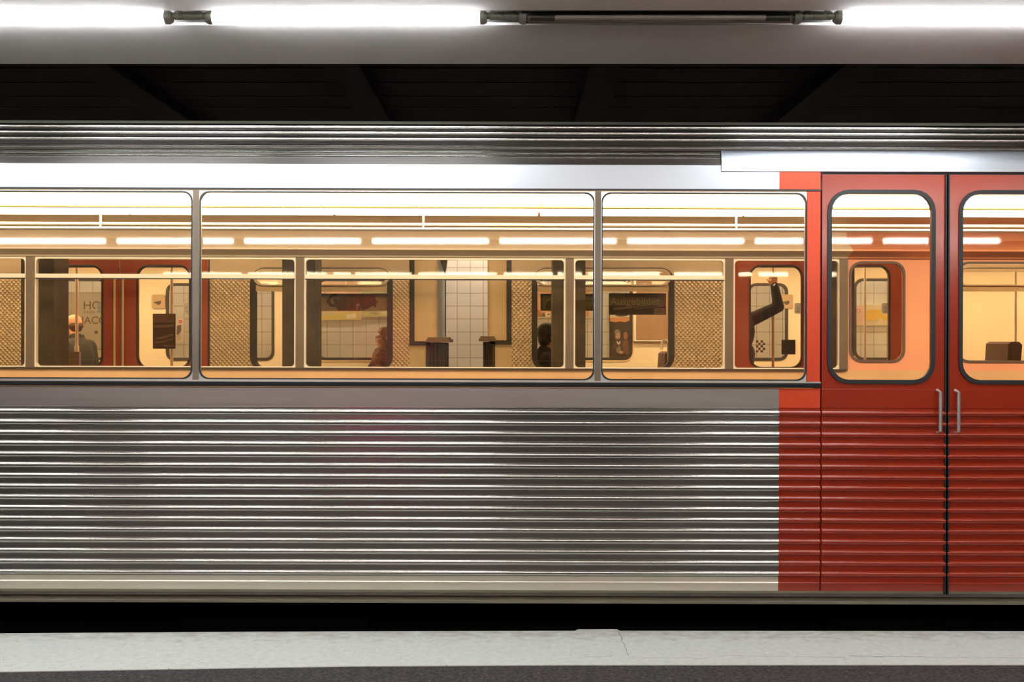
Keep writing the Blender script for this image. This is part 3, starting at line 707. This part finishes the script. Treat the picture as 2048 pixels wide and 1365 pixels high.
# ---- seats, screens, poles of the standing train
def seat(Bf, x, y, face, top, name='seat', wdt=.45):
    """bench seat seen from the side, back towards -face"""
    mb = MB(); prof_b = [(-.05, 0), (.04, 0), (.10, .40), (.085, top-.7-.02), (.02, top-.7), (-.055, top-.7-.02)]
    hgt = top-.70
    pts = [(-.06*face, .70), (.05*face, .70), (.00*face, .70+hgt-.02), (-.03*face, .70+hgt), (-.10*face, .70+hgt), (-.13*face, .70+hgt-.03)]
    n_ = len(pts); v = [(x+p, y0, z) for y0 in (y, y+wdt) for p, z in pts]
    mb.add(v, [tuple(range(n_)), tuple(range(2*n_-1, n_-1, -1))]+[(i, (i+1) % n_, n_+(i+1) % n_, n_+i) for i in range(n_)])
    a, b = sorted((x-.05*face, x+.46*face)); mb.box(a, b, y, y+wdt, .77, .87); mb.box(min(x, x+.3*face), max(x, x+.3*face), y+.06, y+wdt-.06, .28, .77)
    return Bf(mb, name, SEATM)
seat(LB, -1.02, YS+.10, -1, 1.42); seat(RB, .06, YS+.10, 1, 1.42)
seat(RB, sx(1342), YS+.35, -1, PZ(704, YS+.35)); 
mb = MB(); mb.tube([(PX(1334, 9.7), 9.62, PZ(735, 9.62)), (PX(1334, 9.7), 9.62, PZ(690, 9.62)), (PX(1329, 9.7), 9.62, PZ(680, 9.62)), (PX(1322, 9.7), 9.62, PZ(683, 9.62)), (PX(1320, 9.7), 9.62, PZ(700, 9.62))], .012, 10)
RB(mb, 'seat_handle', ALU)
seat(RB, sx(1935), YS+.12, 1, PZ(690, YS+.12)); seat(RB, sx(2030), YS+.12, -1, PZ(684, YS+.12))
# framed panel on the far inner wall
fx0, fx1 = PX(1267, 12.1), PX(1345, 12.1)
RB(MB().box(fx0, fx1, 12.08, 12.14, PZ(683, 12.1), 2.4), 'wall_map_frame', ALUW)
RB(MB().box(fx0+.03, fx1-.03, 12.07, 12.09, PZ(681, 12.1)+.01, 2.38), 'wall_map', mat('map_brown', (.34, .21, .11), .5, 0, .1))
# draught screen and poles
LB(MB().box(PX(80, 9.8), PX(160, 9.8), 9.78, 9.82, .28, PZ(704, 9.8)), 'draught_screen', mat('screen_grey', (.20, .19, .19), .5))
def pole(Bf, px, d, y0, y1, r=.015, m=None):
    mb = MB(); mb.tube([(PX(px, d), d, PZ(y0, d)), (PX(px, d), d, PZ(y1, d))], r, 14)
    mb.tube([(PX(px, d), d, PZ(y0, d)), (PX(px, d), d, PZ(y0, d)+.06)], r*1.5, 14)
    Bf(mb, 'grab_pole', m or ALUW)
pole(LB, 153.5, 9.8, 704, 500); pole(LB, 343.5, 9.8, 850, 500); pole(RB, 1546, 10.0, 860, 500, .013, mat('pole_brown', (.55, .38, .26), .35, .3)); pole(RB, 1730, 9.9, 860, 500, .011); pole(RB, 2031, 9.8, 860, 500, .012)
# big dark notice board hanging on the left doorway screen
def flat(Bf, name, x0, x1, y0, y1, d, shapes, mats, depth=.01):
    """printed board: plate plus thin layers; shapes are (mat index, [(px,py)...]) or ('t', string, px, py, size, mi, rot)"""
    mb = MB(); mb.box(PX(x0, d), PX(x1, d), d, d+depth, PZ(y1, d), PZ(y0, d))
    off = .0006
    for s_ in shapes:
        if s_[0] == 't':
            mb.mi = s_[5]; text_into(mb, s_[1], PX(s_[2], d), PZ(s_[3], d), s_[4]*d/F, d-off-.0004, .0002, s_[6])
        else:
            mb.mi = s_[0]; mb.plate([(PX(a, d), PZ(b, d)) for a, b in s_[1]], d-off, d-off+.0005)
        off += .0007
    return mb, mats, name
def R4(x0, y0, x1, y1): return [(x0, y0), (x1, y0), (x1, y1), (x0, y1)]
INK = mat('print_ink', (.07, .05, .035), .7)
mb, ms, nm = flat(None, 'notice_board', 305.5, 350.5, 628, 698, 9.62, [
    (1, R4(307, 629, 349, 646)), (2, R4(336, 634, 346, 635.5)), (2, R4(336, 638, 346, 639.5)), (3, R4(307, 647, 349, 696)),
    (4, [(308, 651), (348, 649), (348, 653), (330, 656), (308, 655)]), (4, [(312, 676), (325, 673), (346, 668), (347, 671), (326, 678), (312, 680)]),
    (4, [(310, 684), (328, 682), (347, 677), (347, 679), (328, 685), (310, 687)]), (1, R4(328, 690, 348, 694))],
    [mat('board_edge', (.05, .04, .03), .6), mat('board_head', (.20, .15, .10), .6), INK, mat('board_dark', (.085, .06, .035), .6), mat('board_scratch', (.24, .18, .10), .6)])
LB(mb, nm, ms)['label'] = 'dark printed notice board with light header behind the door glass'
# checker decal and dark decal on the right door glass
mb = MB(); dd = YS+.02
for i in range(4):
    for j_ in range(5):
        if (i+j_) % 2 == 0:
            a, b = 1512+i*4.6, 681+j_*4.9; mb.box(PX(a, dd), PX(a+4.6, dd), dd, dd+.001, PZ(b+4.9, dd), PZ(b, dd))
RB(mb, 'checker_decal', mat('decal_brown', (.16, .10, .06), .6))
RB(MB().box(PX(1563, dd), PX(1591, dd), dd, dd+.001, PZ(709.5, dd), PZ(680, dd)), 'dark_decal', mat('decal_dark', (.075, .045, .035), .6))
# advert cards in the big windows (printed on the inside of the glass)
dA = YS+.035
mb, ms, nm = flat(None, 'advert_card', 1218, 1332, 587, 630, dA, [
    (1, R4(1219, 588, 1331, 612)), ('t', 'Ausgebildet', 1220, 610, 21, 2, 0),
    (3, [(1226, 616), (1331, 607.5), (1331, 609), (1226, 621)]), (3, [(1269, 617.5), (1331, 611), (1331, 613), (1269, 619.5)]),
    (4, R4(1308, 617, 1330, 629)), (5, R4(1313, 620, 1324, 621)), (5, R4(1313, 622.5, 1324, 623.5)), (5, R4(1313, 625, 1324, 626))],
    [mat('ad_plum', (.075, .042, .035), .6), mat('ad_brown', (.26, .18, .09), .6), mat('ad_letter', (.50, .45, .28), .6), mat('ad_line', (.30, .22, .15), .6), mat('ad_box', (.33, .21, .10), .6), INK])
RB(mb, nm, ms)['label'] = 'dark advert strip with the word Ausgebildet'
mb, ms, nm = flat(None, 'advert_card', 1081, 1197, 588, 622, dA, [
    (1, R4(1087, 593, 1191, 618)), (2, R4(1088, 594, 1190, 617)), (3, R4(1160, 609, 1190, 610.5)), (3, R4(1160, 612.5, 1190, 614)), (3, R4(1160, 605.5, 1190, 607)),
    (1, [(1088, 617), (1092, 600), (1100, 597), (1106, 609), (1106, 617)]), (4, [(1089, 617), (1093, 604), (1100, 600), (1105, 611), (1105, 617)])],
    [mat('ad_green', (.15, .14, .055), .6), mat('ad_green_light', (.36, .34, .16), .6), mat('ad_green_mid', (.22, .19, .09), .6), mat('ad_green_line', (.40, .36, .10), .6), mat('ad_tree', (.17, .12, .07), .6)])
RB(mb, nm, ms)['label'] = 'green framed advert strip across the column'
# graffiti-covered advert strip
gr = [(1, [(640, 588), (774, 588), (774, 622), (640, 622)]), (2, [(706, 589), (752, 589), (753, 592), (750, 597), (754, 602), (757, 606), (751, 608), (744, 613), (734, 618), (722, 622), (677, 622), (668, 610), (676, 600), (690, 592)])]
ms_g = [mat('ad_cream', (.70, .58, .36), .6), mat('ad_cream_warm', (.72, .55, .34), .6), mat('ad_red', (.52, .14, .07), .6), mat('graffiti_brown', (.27, .16, .09), .7), mat('ad_white', (.80, .70, .55), .6), mat('ad_greenspot', (.35, .34, .10), .6)]
gr += [(4, R4(713, 608, 723, 620)), (5, [(714, 618), (716, 611), (720, 612), (721, 618), (718, 620)])]
mb, _, nm = flat(None, 'advert_card', 640, 774.5, 587.5, 622.5, dA, gr, None)
mb.mi = 3; dg = dA-.004
strokes = [[(672, 590), (663, 592), (658, 600), (660, 608), (668, 613), (672, 606), (668, 600)], [(672, 598), (676, 612), (684, 615), (686, 603), (683, 596)], [(690, 617), (691, 596), (698, 592), (702, 600), (700, 610)],
           [(696, 591), (702, 592), (706, 599), (703, 616)], [(706, 616), (710, 600), (715, 596), (722, 602)], [(714, 597), (726, 601), (728, 618), (733, 615), (738, 612)], [(738, 603), (741, 612), (734, 616)],
           [(747, 597), (744, 606), (750, 612), (749, 600)], [(660, 596), (655, 603), (662, 612)], [(680, 618), (688, 612), (690, 598)], [(708, 598), (700, 606), (704, 612)], [(720, 600), (722, 610), (719, 618)], [(676, 604), (682, 600)]]
for st in strokes:
    for q_, (a, b) in enumerate(st):
        lay = dg+.0006*random.random(); rr_ = 2.3+.5*random.random()
        mb.plate([(PX(a+rr_*math.cos(k*math.pi/6), dg), PZ(b+rr_*math.sin(k*math.pi/6), dg)) for k in range(12)], lay, lay+.001)
        if q_+1 < len(st):
            c_, e_ = st[q_+1]; L_ = math.hypot(c_-a, e_-b); nx_, ny_ = -(e_-b)/L_*2.4, (c_-a)/L_*2.4
            mb.plate([(PX(a+nx_, dg), PZ(b+ny_, dg)), (PX(c_+nx_, dg), PZ(e_+ny_, dg)), (PX(c_-nx_, dg), PZ(e_-ny_, dg)), (PX(a-nx_, dg), PZ(b-ny_, dg))], lay+.0001, lay+.001)
LB(mb, nm, ms_g)['label'] = 'red and cream advert strip sprayed with brown graffiti'

# ================================================================== PASSENGERS
def remesh(o, vox, smooth_it=2):
    m = o.modifiers.new('surface', 'REMESH'); m.mode = 'VOXEL'; m.voxel_size = vox; m.use_smooth_shade = True
    s_ = o.modifiers.new('soften', 'SMOOTH'); s_.iterations = smooth_it; s_.factor = .5; return o
def hand(mb, w_, f, up_, side_, curl=.5, L=.18):
    """palm from wrist w_ along f; up_ = back of the hand; side_ = thumb direction"""
    w_ = Vector(w_); f = Vector(f).normalized(); up_ = Vector(up_).normalized(); side_ = Vector(side_).normalized()
    kn = w_+f*.085
    mb.limb(w_, w_+f*.02, .024, .026)
    for o_ in (-.028, -.010, .010, .028): mb.limb(w_+side_*o_*.6+f*.015, kn+side_*o_, .015, .0125)
    for o_, l in ((.030, .070), (.011, .080), (-.010, .074), (-.029, .058)):
        a = kn+side_*o_; ang = curl*.9
        for seg, sl in ((0, .45), (1, .32), (2, .23)):
            d = f*math.cos(ang)-up_*math.sin(ang); b_ = a+d*l*sl; r_ = .0098-.0009*seg; mb.limb(a, b_, r_, r_-.0008, 8); a = b_; ang += curl*.95
    a = w_+side_*.026+f*.02
    d = (f*.6+side_*.7-up_*.35*curl).normalized(); b_ = a+d*.04; mb.limb(a, b_, .014, .0115, 8)
    d = (f*.8+side_*.1-up_*.8*curl).normalized(); mb.limb(b_, b_+d*.036, .0112, .0095, 8)
def head(mb, c, s_=1.0, jaw=0.0):
    """c: skull centre, facing +X"""
    c = Vector(c); A = lambda x, y, z: c+Vector((x, y, z))*s_; S = lambda *r: tuple(q_*s_ for q_ in r)
    mb.ball(A(-.012, 0, .022), S(.098, .078, .092)); mb.ball(A(.028, 0, -.022), S(.066, .064, .080)); mb.ball(A(.044, 0, -.078), S(.042, .044, .034))
    mb.ball(A(.066, 0, .030), S(.030, .055, .016)); mb.tube([A(.084, 0, .018), A(.108, 0, -.026)], .008*s_, 8, .014*s_); mb.ball(A(.100, 0, -.028), S(.016, .016, .011))
    mb.ball(A(.092, 0, -.056), S(.010, .024, .006)); mb.ball(A(.089, 0, -.066), S(.011, .021, .007)); mb.ball(A(.078, 0, -.096), S(.020, .022, .016))
    for y in (-1, 1):
        mb.ball(A(.066, y*.040, -.024), S(.026, .024, .024)); mb.ball(A(.078, y*.031, .010), S(.013, .015, .010))
        mb.ball(A(-.006, y*.078, -.008), S(.018, .010, .032), (0, -.15, 0)); mb.ball(A(.000, y*.070, -.024), S(.010, .012, .014))
def turn(mb, c, a, start=0):
    R = Matrix.Rotation(a, 3, 'Z'); mb.v[start:] = [tuple(c+R @ (Vector(p)-c)) for p in mb.v[start:]]
def person(lab, loc, facing, seatz, floorz, arms, cloth, pants, lean=0.0, tilt=0.0, standing=False, skin=SKIN, female=False, hyaw=0.0):
    """local frame: +X forward, +Y left, origin on the floor under the pelvis"""
    t = empty('person', (loc[0], loc[1], floorz), lab, 'person'); t.rotation_euler = (0, 0, facing)
    pz = seatz-floorz+(.09 if not standing else 0)
    P = Vector((0, 0, pz)); up_ = Vector((math.sin(lean), 0, math.cos(lean))); nb = P+up_*(.46 if not female else .43); hc = nb+Vector((math.sin(lean+tilt), 0, math.cos(lean+tilt)))*.185+Vector((.02, 0, 0))
    sh = .185 if not female else .165
    b = MB(); head(b, hc, 1.0); turn(b, hc, hyaw); b.limb(nb-up_*.03, hc-Vector((.02, 0, .06)), .058, .052)
    b.ball(P+up_*.30, (.115, .165, .20)); b.ball(P+up_*.06, (.12, .165, .12)); b.limb(nb+Vector((0, -sh+.03, -.06)), nb+Vector((0, sh-.03, -.06)), .055, .055)
    j = MB(); j.ball(P+up_*.28, (.145, .19, .24)); j.ball(P+up_*.05, (.155, .19, .15)); j.limb(nb+Vector((0, -sh+.01, -.055)), nb+Vector((0, sh-.01, -.055)), .075, .075)
    j.limb(nb-up_*.03, nb+up_*.025, .085, .078)
    tr = MB(); tr.ball(P, (.15, .185, .13))
    for y in (-1, 1):
        hip = P+Vector((0, y*.09, -.02))
        if standing: kn = Vector((.02, y*.10, pz*.53)); an = Vector((-.01, y*.10, .09))
        else: kn = Vector((.43, y*.11, pz+.0)); an = Vector((.44, y*.11, .09))
        b.limb(hip, kn, .075, .052); b.limb(kn, an, .050, .034); b.limb(an+Vector((-.02, 0, -.04)), an+Vector((.15, 0, -.06)), .035, .028)
        tr.limb(hip, kn, .095, .072); tr.limb(kn, an+Vector((0, 0, .03)), .070, .055)
        sp_ = nb+Vector((0, y*sh, -.06)); el, wr, hd = arms[y]
        el, wr = nb+Vector(el)*1.0, nb+Vector(wr)
        b.limb(sp_, el, .048, .038); b.limb(el, wr, .038, .026)
        j.limb(sp_, el, .072, .058); j.limb(el, wr, .056, .042)
        hand(b, wr, *hd)
    bo = b.build('body', skin, t); remesh(bo, .007, 1)
    jo = j.build('jacket', cloth, t); remesh(jo, .011, 3)
    to = tr.build('trousers', pants, t); remesh(to, .013, 3)
    sh_ = MB()
    for y in (-1, 1):
        an = Vector((-.01, y*.10, .05)) if standing else Vector((.44, y*.11, .05))
        m_ = MB(); m_.limb(an+Vector((-.03, 0, 0)), an+Vector((.17, 0, -.012)), .047, .037); m_.limb(an, an+Vector((0, 0, .06)), .05, .046)
        remesh(m_.build('shoe', mat('shoe_leather', (.03, .022, .018), .4), t), .01, 2)
    return t, hc, nb
rest = {-1: ((.10, -.22, -.30), (.32, -.12, -.40), (Vector((1, .25, -.1)), (0, 0, 1), (0, 1, 0), .45)),
        1: ((.10, .22, -.30), (.32, .12, -.40), (Vector((1, -.25, -.1)), (0, 0, 1), (0, -1, 0), .45))}
JK1 = mat('jacket_charcoal', (.055, .048, .040), .8, 0, .2, 40, .3, 200); JK2 = mat('jacket_olive', (.075, .062, .035), .85, 0, .2, 40, .3, 200)
JK3 = mat('jacket_black', (.03, .022, .016), .95, 0, .2, 40, .2, 200); TR = mat('trousers_dark', (.035, .032, .035), .85, 0, .15, 40)
HAIRD = mat('hair_dark', (.022, .014, .009), .55, 0, .3, 80, .5, 120); HAIRB = mat('hair_brown', (.34, .19, .09), .55, 0, .3, 80, .5, 120); HAIRG = mat('hair_short_dark', (.13, .075, .045), .8, 0, .3, 120)
def child_mesh(mb, name, m, t, vox=.008, sm=2):
    o = mb.build(name, m, t)
    if vox: remesh(o, vox, sm)
    return o
# 1. bald man at the far door, back half turned
d1 = 11.15; sc1 = F/d1
down = {-1: ((-.02, -.23, -.32), (.06, -.24, -.58), (Vector((.1, 0, -1)), (0, -1, 0), (1, 0, 0), .35)), 1: ((-.02, .23, -.32), (.06, .24, -.58), (Vector((.1, 0, -1)), (0, 1, 0), (1, 0, 0), .35))}
t, hc, nb = person('bald man in dark jacket, back half turned, behind the left door window', (PX(157, d1), d1), math.radians(158), 0, 0, down, JK1, TR, .12, .0, True)
ztop = PZ(629, d1); hloc = hc.z+.114
def set_height(t, hc, floor, ztop):
    s_ = (ztop-floor)/(hc.z+.114); t.scale = (s_, s_, s_); t.location.z = floor
# standing people: pelvis height must be given before building, so rebuild with correct legs
def purge(t):
    for c in list(t.children): bpy.data.objects.remove(c)
    bpy.data.objects.remove(t)
purge(t)
FL = .28
t, hc, nb = person('bald man in dark jacket, back half turned, behind the left door window', (PX(160, d1), d1), math.radians(152), FL+.80, FL, down, JK1, TR, .14, .0, True, mat('skin_ruddy', (.72, .36, .20), .42))
set_height(t, hc, FL, PZ(629, d1))
hb = MB(); hb.ball(hc+Vector((-.045, 0, -.012)), (.075, .082, .060)); hb.ball(hc+Vector((-.050, 0, -.045)), (.055, .066, .045)); child_mesh(hb, 'hair', HAIRG, t)
cb = MB()
for k in range(12):
    a = math.radians(30+k*30); cb.limb(nb+Vector((.075*math.cos(a), .085*math.sin(a), .01)), nb+Vector((.068*math.cos(a), .078*math.sin(a), .062)), .015, .012, 8)
child_mesh(cb, 'collar', JK1, t, .009)
# 2. woman with glasses and scarf, profile to the left
d2 = 9.74
t, hc, nb = person('woman with glasses and thick scarf seated in profile facing left', (PX(771, d2)+.03, d2+.08), math.radians(225), .87, FL, {-1: ((.16, -.24, -.28), (.34, -.12, -.38), rest[-1][2]), 1: ((.16, .24, -.28), (.34, .12, -.38), rest[1][2])}, JK2, TR, .02, .0, False, mat('skin_fair', (.78, .46, .28), .5), female=True, hyaw=math.radians(-47))
HY = math.radians(-47)
hb = MB(); hb.ball(hc+Vector((-.030, 0, .034)), (.094, .088, .092)); hb.ball(hc+Vector((-.055, 0, -.03)), (.062, .084, .085)); hb.ball(hc+Vector((.028, 0, .085)), (.055, .062, .030)); [hb.limb(hc+Vector((.045, y_*.058, .060)), hc+Vector((-.012, y_*.080, -.07)), .024, .026) for y_ in (-1, 1)]; hb.ball(hc+Vector((-.06, 0, -.07)), (.055, .080, .075)); hb.ball(hc+Vector((.058, 0, .066)), (.034, .056, .026))
turn(hb, hc, HY); child_mesh(hb, 'hair', HAIRB, t)
g = MB()
for y in (-.034, .034):
    c = hc+Vector((.101, y, .010)); g.tube([c+Vector((0, .024*math.cos(math.radians(a)), .017*math.sin(math.radians(a)))) for a in range(0, 361, 24)], .0022, 6)
    s_ = 1 if y > 0 else -1; g.tube([hc+Vector((.101, s_*.058, .016)), hc+Vector((.05, s_*.078, .014)), hc+Vector((-.005, s_*.084, .008))], .0024, 6)
g.tube([hc+Vector((.101, -.012, .013)), hc+Vector((.106, 0, .015)), hc+Vector((.101, .012, .013))], .002, 6)
turn(g, hc, HY); g.build('glasses', mat('glasses_brown', (.08, .04, .025), .3), t)
sc_ = MB()
for r_, z_, k_ in ((.082, .050, .038), (.096, .010, .044), (.108, -.035, .044)):
    sc_.tube([nb+Vector((.03+r_*1.05*math.cos(a*math.pi/8), r_*math.sin(a*math.pi/8), z_+.012*math.cos(a*math.pi/8))) for a in range(17)], k_, 12)
sc_.limb(nb+Vector((.12, .02, -.05)), nb+Vector((.15, .03, -.20)), .045, .035)
child_mesh(sc_, 'scarf', mat('scarf_brown', (.34, .20, .095), .95, 0, .35, 55, .8, 90), t, .012, 2)
MB().plate([(-.02, 0), (.02, 0), (.03, .10), (-.01, .12)], .0, .004).build('pink_lining', mat('lining_pink', (.55, .25, .20), .8), t).location = nb+Vector((.165, -.03, -.20))
# 3. dark-haired passenger facing right
d3 = 9.62
t, hc, nb = person('dark-haired person in black jacket seated beside the column, facing right', (PX(1082, d3)-.01, d3), math.radians(8), .87, FL, rest, JK3, TR, .10, .12, False, mat('skin_tan', (.40, .20, .11), .5))
hb = MB(); hb.ball(hc+Vector((-.030, 0, .034)), (.110, .098, .104)); hb.ball(hc+Vector((-.060, 0, -.03)), (.068, .086, .080)); hb.ball(hc+Vector((.035, 0, .080)), (.064, .072, .044))
child_mesh(hb, 'hair', HAIRD, t)
MB().tube([hc+Vector((-.004, -.092, -.02)), hc+Vector((.01, -.10, -.08)), nb+Vector((.06, -.12, .02)), nb+Vector((.13, -.08, -.10))], .0028, 6).build('earphone_cable', mat('cable_white', (.6, .52, .4), .5), t)
# 4. standing man whose raised arm holds the pole
d4 = 10.0
px_, pz_ = PX(1546, d4), PZ(562, d4)
FX = PX(1478, d4)
t4z = FL
nbz = 1.46        # neck base above the floor
# arm targets in world, turned into the local frame (facing -Y => local X = -Y world)
fac = math.radians(-60)
def tolocal(wx, wy, wz): 
    v = Vector((wx-FX, wy-10.05, wz-t4z)); return Matrix.Rotation(-fac, 3, 'Z') @ v
pel = Vector((0, 0, 1.09)); nbv = pel+Vector((0, 0, .46))
el = tolocal(PX(1557, 9.93), 9.93, PZ(614, 9.93))-nbv; wr = tolocal(PX(1549, 9.97), 9.97, PZ(572, 9.97))-nbv
fdir = tolocal(px_-.02, 9.99, pz_+.1)-tolocal(PX(1549, 9.97), 9.97, PZ(572, 9.97))
Rl = Matrix.Rotation(-fac, 3, 'Z')
arms4 = {1: (el, wr, (Rl @ Vector((-.05, .0, 1)), Rl @ Vector((.3, -1, 0)), Rl @ Vector((-1, -.3, 0)), 1.25)),
         -1: ((.0, -.24, -.30), (.08, -.24, -.55), (Vector((.1, 0, -1)), (0, -1, 0), (1, 0, 0), .35))}
t, hc, nb = person('standing man in dark coat gripping the pole with his raised arm', (FX, 10.05), fac, FL+1.09, FL, arms4, JK3, TR, 0, 0, True, mat('skin_light', (.78, .46, .30), .5))
hb = MB(); hb.ball(hc+Vector((-.028, 0, .034)), (.098, .086, .094)); hb.ball(hc+Vector((-.055, 0, -.03)), (.058, .076, .070)); child_mesh(hb, 'hair', HAIRD, t)

# ================================================================== POSTERS on the far wall (flat prints)
def poster(lab, x0, x1, y0, y1, shapes, mats, group=None):
    d = 12.975
    mb, ms, nm = flat(None, 'poster', x0, x1, y0, y1, d, shapes, mats, .022)
    return tag(mb.build('poster', mats), lab, 'poster', group)
C_ = lambda n, *c: mat(n, c, .55)
PB = C_('poster_border', .72, .62, .45)
poster('large lettered poster reading JACO on the wall behind the bald man', 60, 232, 585, 700, [
    (1, R4(62, 587, 230, 698)), ('t', 'HOB', 166, 619, 24, 2, 0), ('t', 'A KOHNH', 167, 627, 6.5, 2, 0), ('t', 'JACO', 163, 648, 21, 2, 0), ('t', '.', 186, 668, 60, 2, 0)],
    [C_('poster_grey_edge', .30, .26, .22), C_('poster_grey', .42, .37, .31), C_('poster_letters', .10, .07, .05)])
poster('small white poster with red square beside the dark notice board', 352, 367, 635, 687, [
    (1, R4(357.5, 641, 364, 646.5)), (2, [(354, 652), (362, 650), (363, 660), (358, 672), (353, 670)]), (3, [(353, 671), (361, 667), (363, 679), (354, 682)]), (4, R4(358, 643.4, 363, 644.4))],
    [C_('poster_white', .82, .72, .62), C_('poster_red', .70, .09, .06), C_('poster_dark', .16, .12, .10), C_('poster_pinkish', .70, .52, .46), C_('poster_white2', .85, .8, .75)])  # flat print colours, the dark shape included
poster('wide pink and yellow poster behind the graffiti advert strip', 560, 722, 560, 641, [
    (1, R4(562, 562, 720, 625)), (2, [(562, 640), (562, 633), (640, 633), (690, 625), (720, 622), (720, 640)]), (3, [(693, 629), (712, 627), (713, 636), (694, 638.5)]), (4, R4(636, 593, 648, 594)), (4, R4(636, 597, 648, 598)), (4, R4(636, 601, 648, 602))],
    [PB, C_('poster_pink', .80, .52, .36), C_('poster_yellow', .74, .60, .18), C_('poster_label', .88, .82, .75), C_('poster_line', .6, .45, .3)])
poster('green and cream poster right of the pink and yellow one', 728, 800, 560, 634.5, [
    (1, R4(730, 562, 798, 633)), (2, R4(730, 628, 798, 630)), (3, [(762, 624), (776, 622), (775, 628), (764, 628)]), (4, [(736, 627), (750, 624), (758, 628), (750, 629)])],
    [C_('poster_lime', .55, .55, .22), C_('poster_olive', .60, .56, .36), C_('poster_lime2', .66, .62, .16), C_('poster_cream', .80, .76, .60), C_('poster_olive2', .36, .36, .2)])
poster('orange landscape poster above the dark-haired passenger', 1060, 1180, 570, 636, [
    (1, R4(1062, 572, 1178, 634)), (2, [(1062, 634), (1062, 622), (1075, 618), (1084, 628), (1084, 634)]), (3, [(1083, 634), (1085, 627), (1089, 626), (1091, 634)]), (4, R4(1091, 625, 1110, 634)), (5, R4(1095, 628, 1100, 630)), (5, [(1066, 616), (1072, 613), (1075, 617), (1072, 619)])],
    [PB, C_('poster_orange', .66, .34, .17), C_('poster_rust', .42, .17, .08), C_('poster_tree', .16, .15, .09), C_('poster_house', .78, .62, .42), INK])
# film poster: man in a flat cap at dusk
el_ = lambda cx, cy_, rx, ry, n_=14: [(cx+rx*math.cos(2*math.pi*k/n_), cy_+ry*math.sin(2*math.pi*k/n_)) for k in range(n_)]
poster('dark poster of a man in a grey hat under a sunset sky', 1219, 1290, 590, 722, [
    (1, [(1220, 592), (1289, 592), (1289, 640), (1270, 642), (1262, 640), (1250, 645), (1240, 643), (1230, 645), (1220, 643)]),
    (2, [(1220, 592), (1289, 592), (1289, 634), (1250, 635), (1220, 636)]),
    (0, [(1229, 632), (1244, 626), (1260, 630), (1250, 633), (1240, 634)]),
    (3, [(1220, 700), (1226, 690), (1234, 683), (1244, 682), (1250, 688), (1256, 720), (1220, 720)]),
    (4, [(1233, 681), (1237, 686), (1241, 681), (1240, 688), (1237, 690), (1234, 687)]),
    (5, el_(1235.5, 672.5, 5.2, 7.8)), (6, [(1229, 667), (1229.5, 661), (1233, 659), (1237, 659), (1240, 662), (1241, 667), (1237, 666), (1232, 667.5)]),
    (7, [(1232.5, 676), (1236, 677.5), (1239, 676), (1238.5, 679), (1235.5, 680.5), (1233, 679)]),
    (0, R4(1232, 670.4, 1234.4, 671.4)), (0, R4(1236.6, 670.4, 1239, 671.4)),
    (8, [(1233, 697), (1240, 692), (1242, 700), (1236, 707), (1232, 704)]), (5, el_(1242, 705, 5, 3.2)), (9, el_(1251, 672, 4.5, 8)), (10, [(1245, 682), (1256, 680), (1258, 712), (1246, 705)])],
    [C_('film_dark', .055, .038, .030), C_('film_orange', .75, .30, .12), C_('film_sky', .78, .68, .56), C_('film_coat', .09, .06, .05), C_('film_white', .80, .78, .74), C_('film_skin', .66, .42, .30),
     C_('film_hat', .30, .24, .24), C_('film_beard', .28, .16, .11), C_('film_grey', .34, .26, .23), C_('film_red', .40, .18, .10), C_('film_red2', .22, .10, .06)])
poster('yellow banner poster behind the rightmost column', 1700, 1800, 610, 652, [
    (1, R4(1702, 612, 1732, 650)), (2, R4(1732, 620, 1798, 642)), (3, el_(1717, 622, 4, 4)), (0, el_(1717, 622, 2.4, 2.4)), (4, [(1752, 650), (1756, 640), (1762, 636), (1768, 641), (1772, 650)])],
    [PB, C_('banner_pink', .72, .48, .40), C_('banner_yellow', .80, .52, .10), C_('banner_red', .66, .16, .1), C_('banner_cream', .8, .68, .5)])
poster('brown poster with small pictures behind the right window', 1935, 2040, 600, 650, [
    (1, R4(1938, 603, 2037, 606)), (2, R4(1965, 620, 1990, 640)), (2, R4(1994, 612, 2002, 618)), (3, R4(2004, 620, 2020, 632)), (2, R4(2008, 622, 2012, 628))],
    [C_('photo_brown', .42, .24, .13), C_('photo_white', .8, .7, .55), C_('photo_tan', .6, .4, .25), C_('photo_dark', .2, .12, .08)])
# posters on the wall behind the camera (seen mirrored in the train)
mb = MB(); mb.box(-2.3, -1.5, -3.49, -3.47, .1, 2.2)
tag(mb.build('poster', C_('magenta_poster', .80, .05, .22)), 'tall magenta poster on the wall behind the camera', 'poster')

# ================================================================== LAMPS of the far track (hidden above the trains)
def shaded(nm, x0, x1, y, z, m, lab, group):
    t = empty('channel_lamp', ((x0+x1)/2, y, z), lab, 'lamp', group); h = (x1-x0)/2
    MB().tube([(-h, 0, 0), (h, 0, 0)], .02, 14).build('tube', m, t)
    MB().prism([(-.09, -.02), (-.06, .05), (.06, .05), (.09, -.02), (.085, -.02), (.055, .045), (-.055, .045), (-.085, -.02)], -h-.03, h+.03).build('housing', SLOTP, t, smooth=0)
    for s_ in (-1, 1):
        yy = 13.0-y if nm == 'far' else 8.61-y
        MB().box(s_*h*.8-.012, s_*h*.8+.012, 0, yy, .05, .065).build('bracket', BEAMP, t)
for k in range(7): shaded('far', -8.2+k*2.4, -8.2+k*2.4+1.8, 12.62, 3.15, WALLL, ORD[k]+' channel lamp from the left above the far tiled wall', 'lamps over the far wall')
for k in range(7): shaded('mid', -8.2+k*2.4, -8.2+k*2.4+1.8, 8.42, 3.13, TRKL, ORD[k]+' channel lamp from the left on the girder between the trains', 'lamps between the trains')
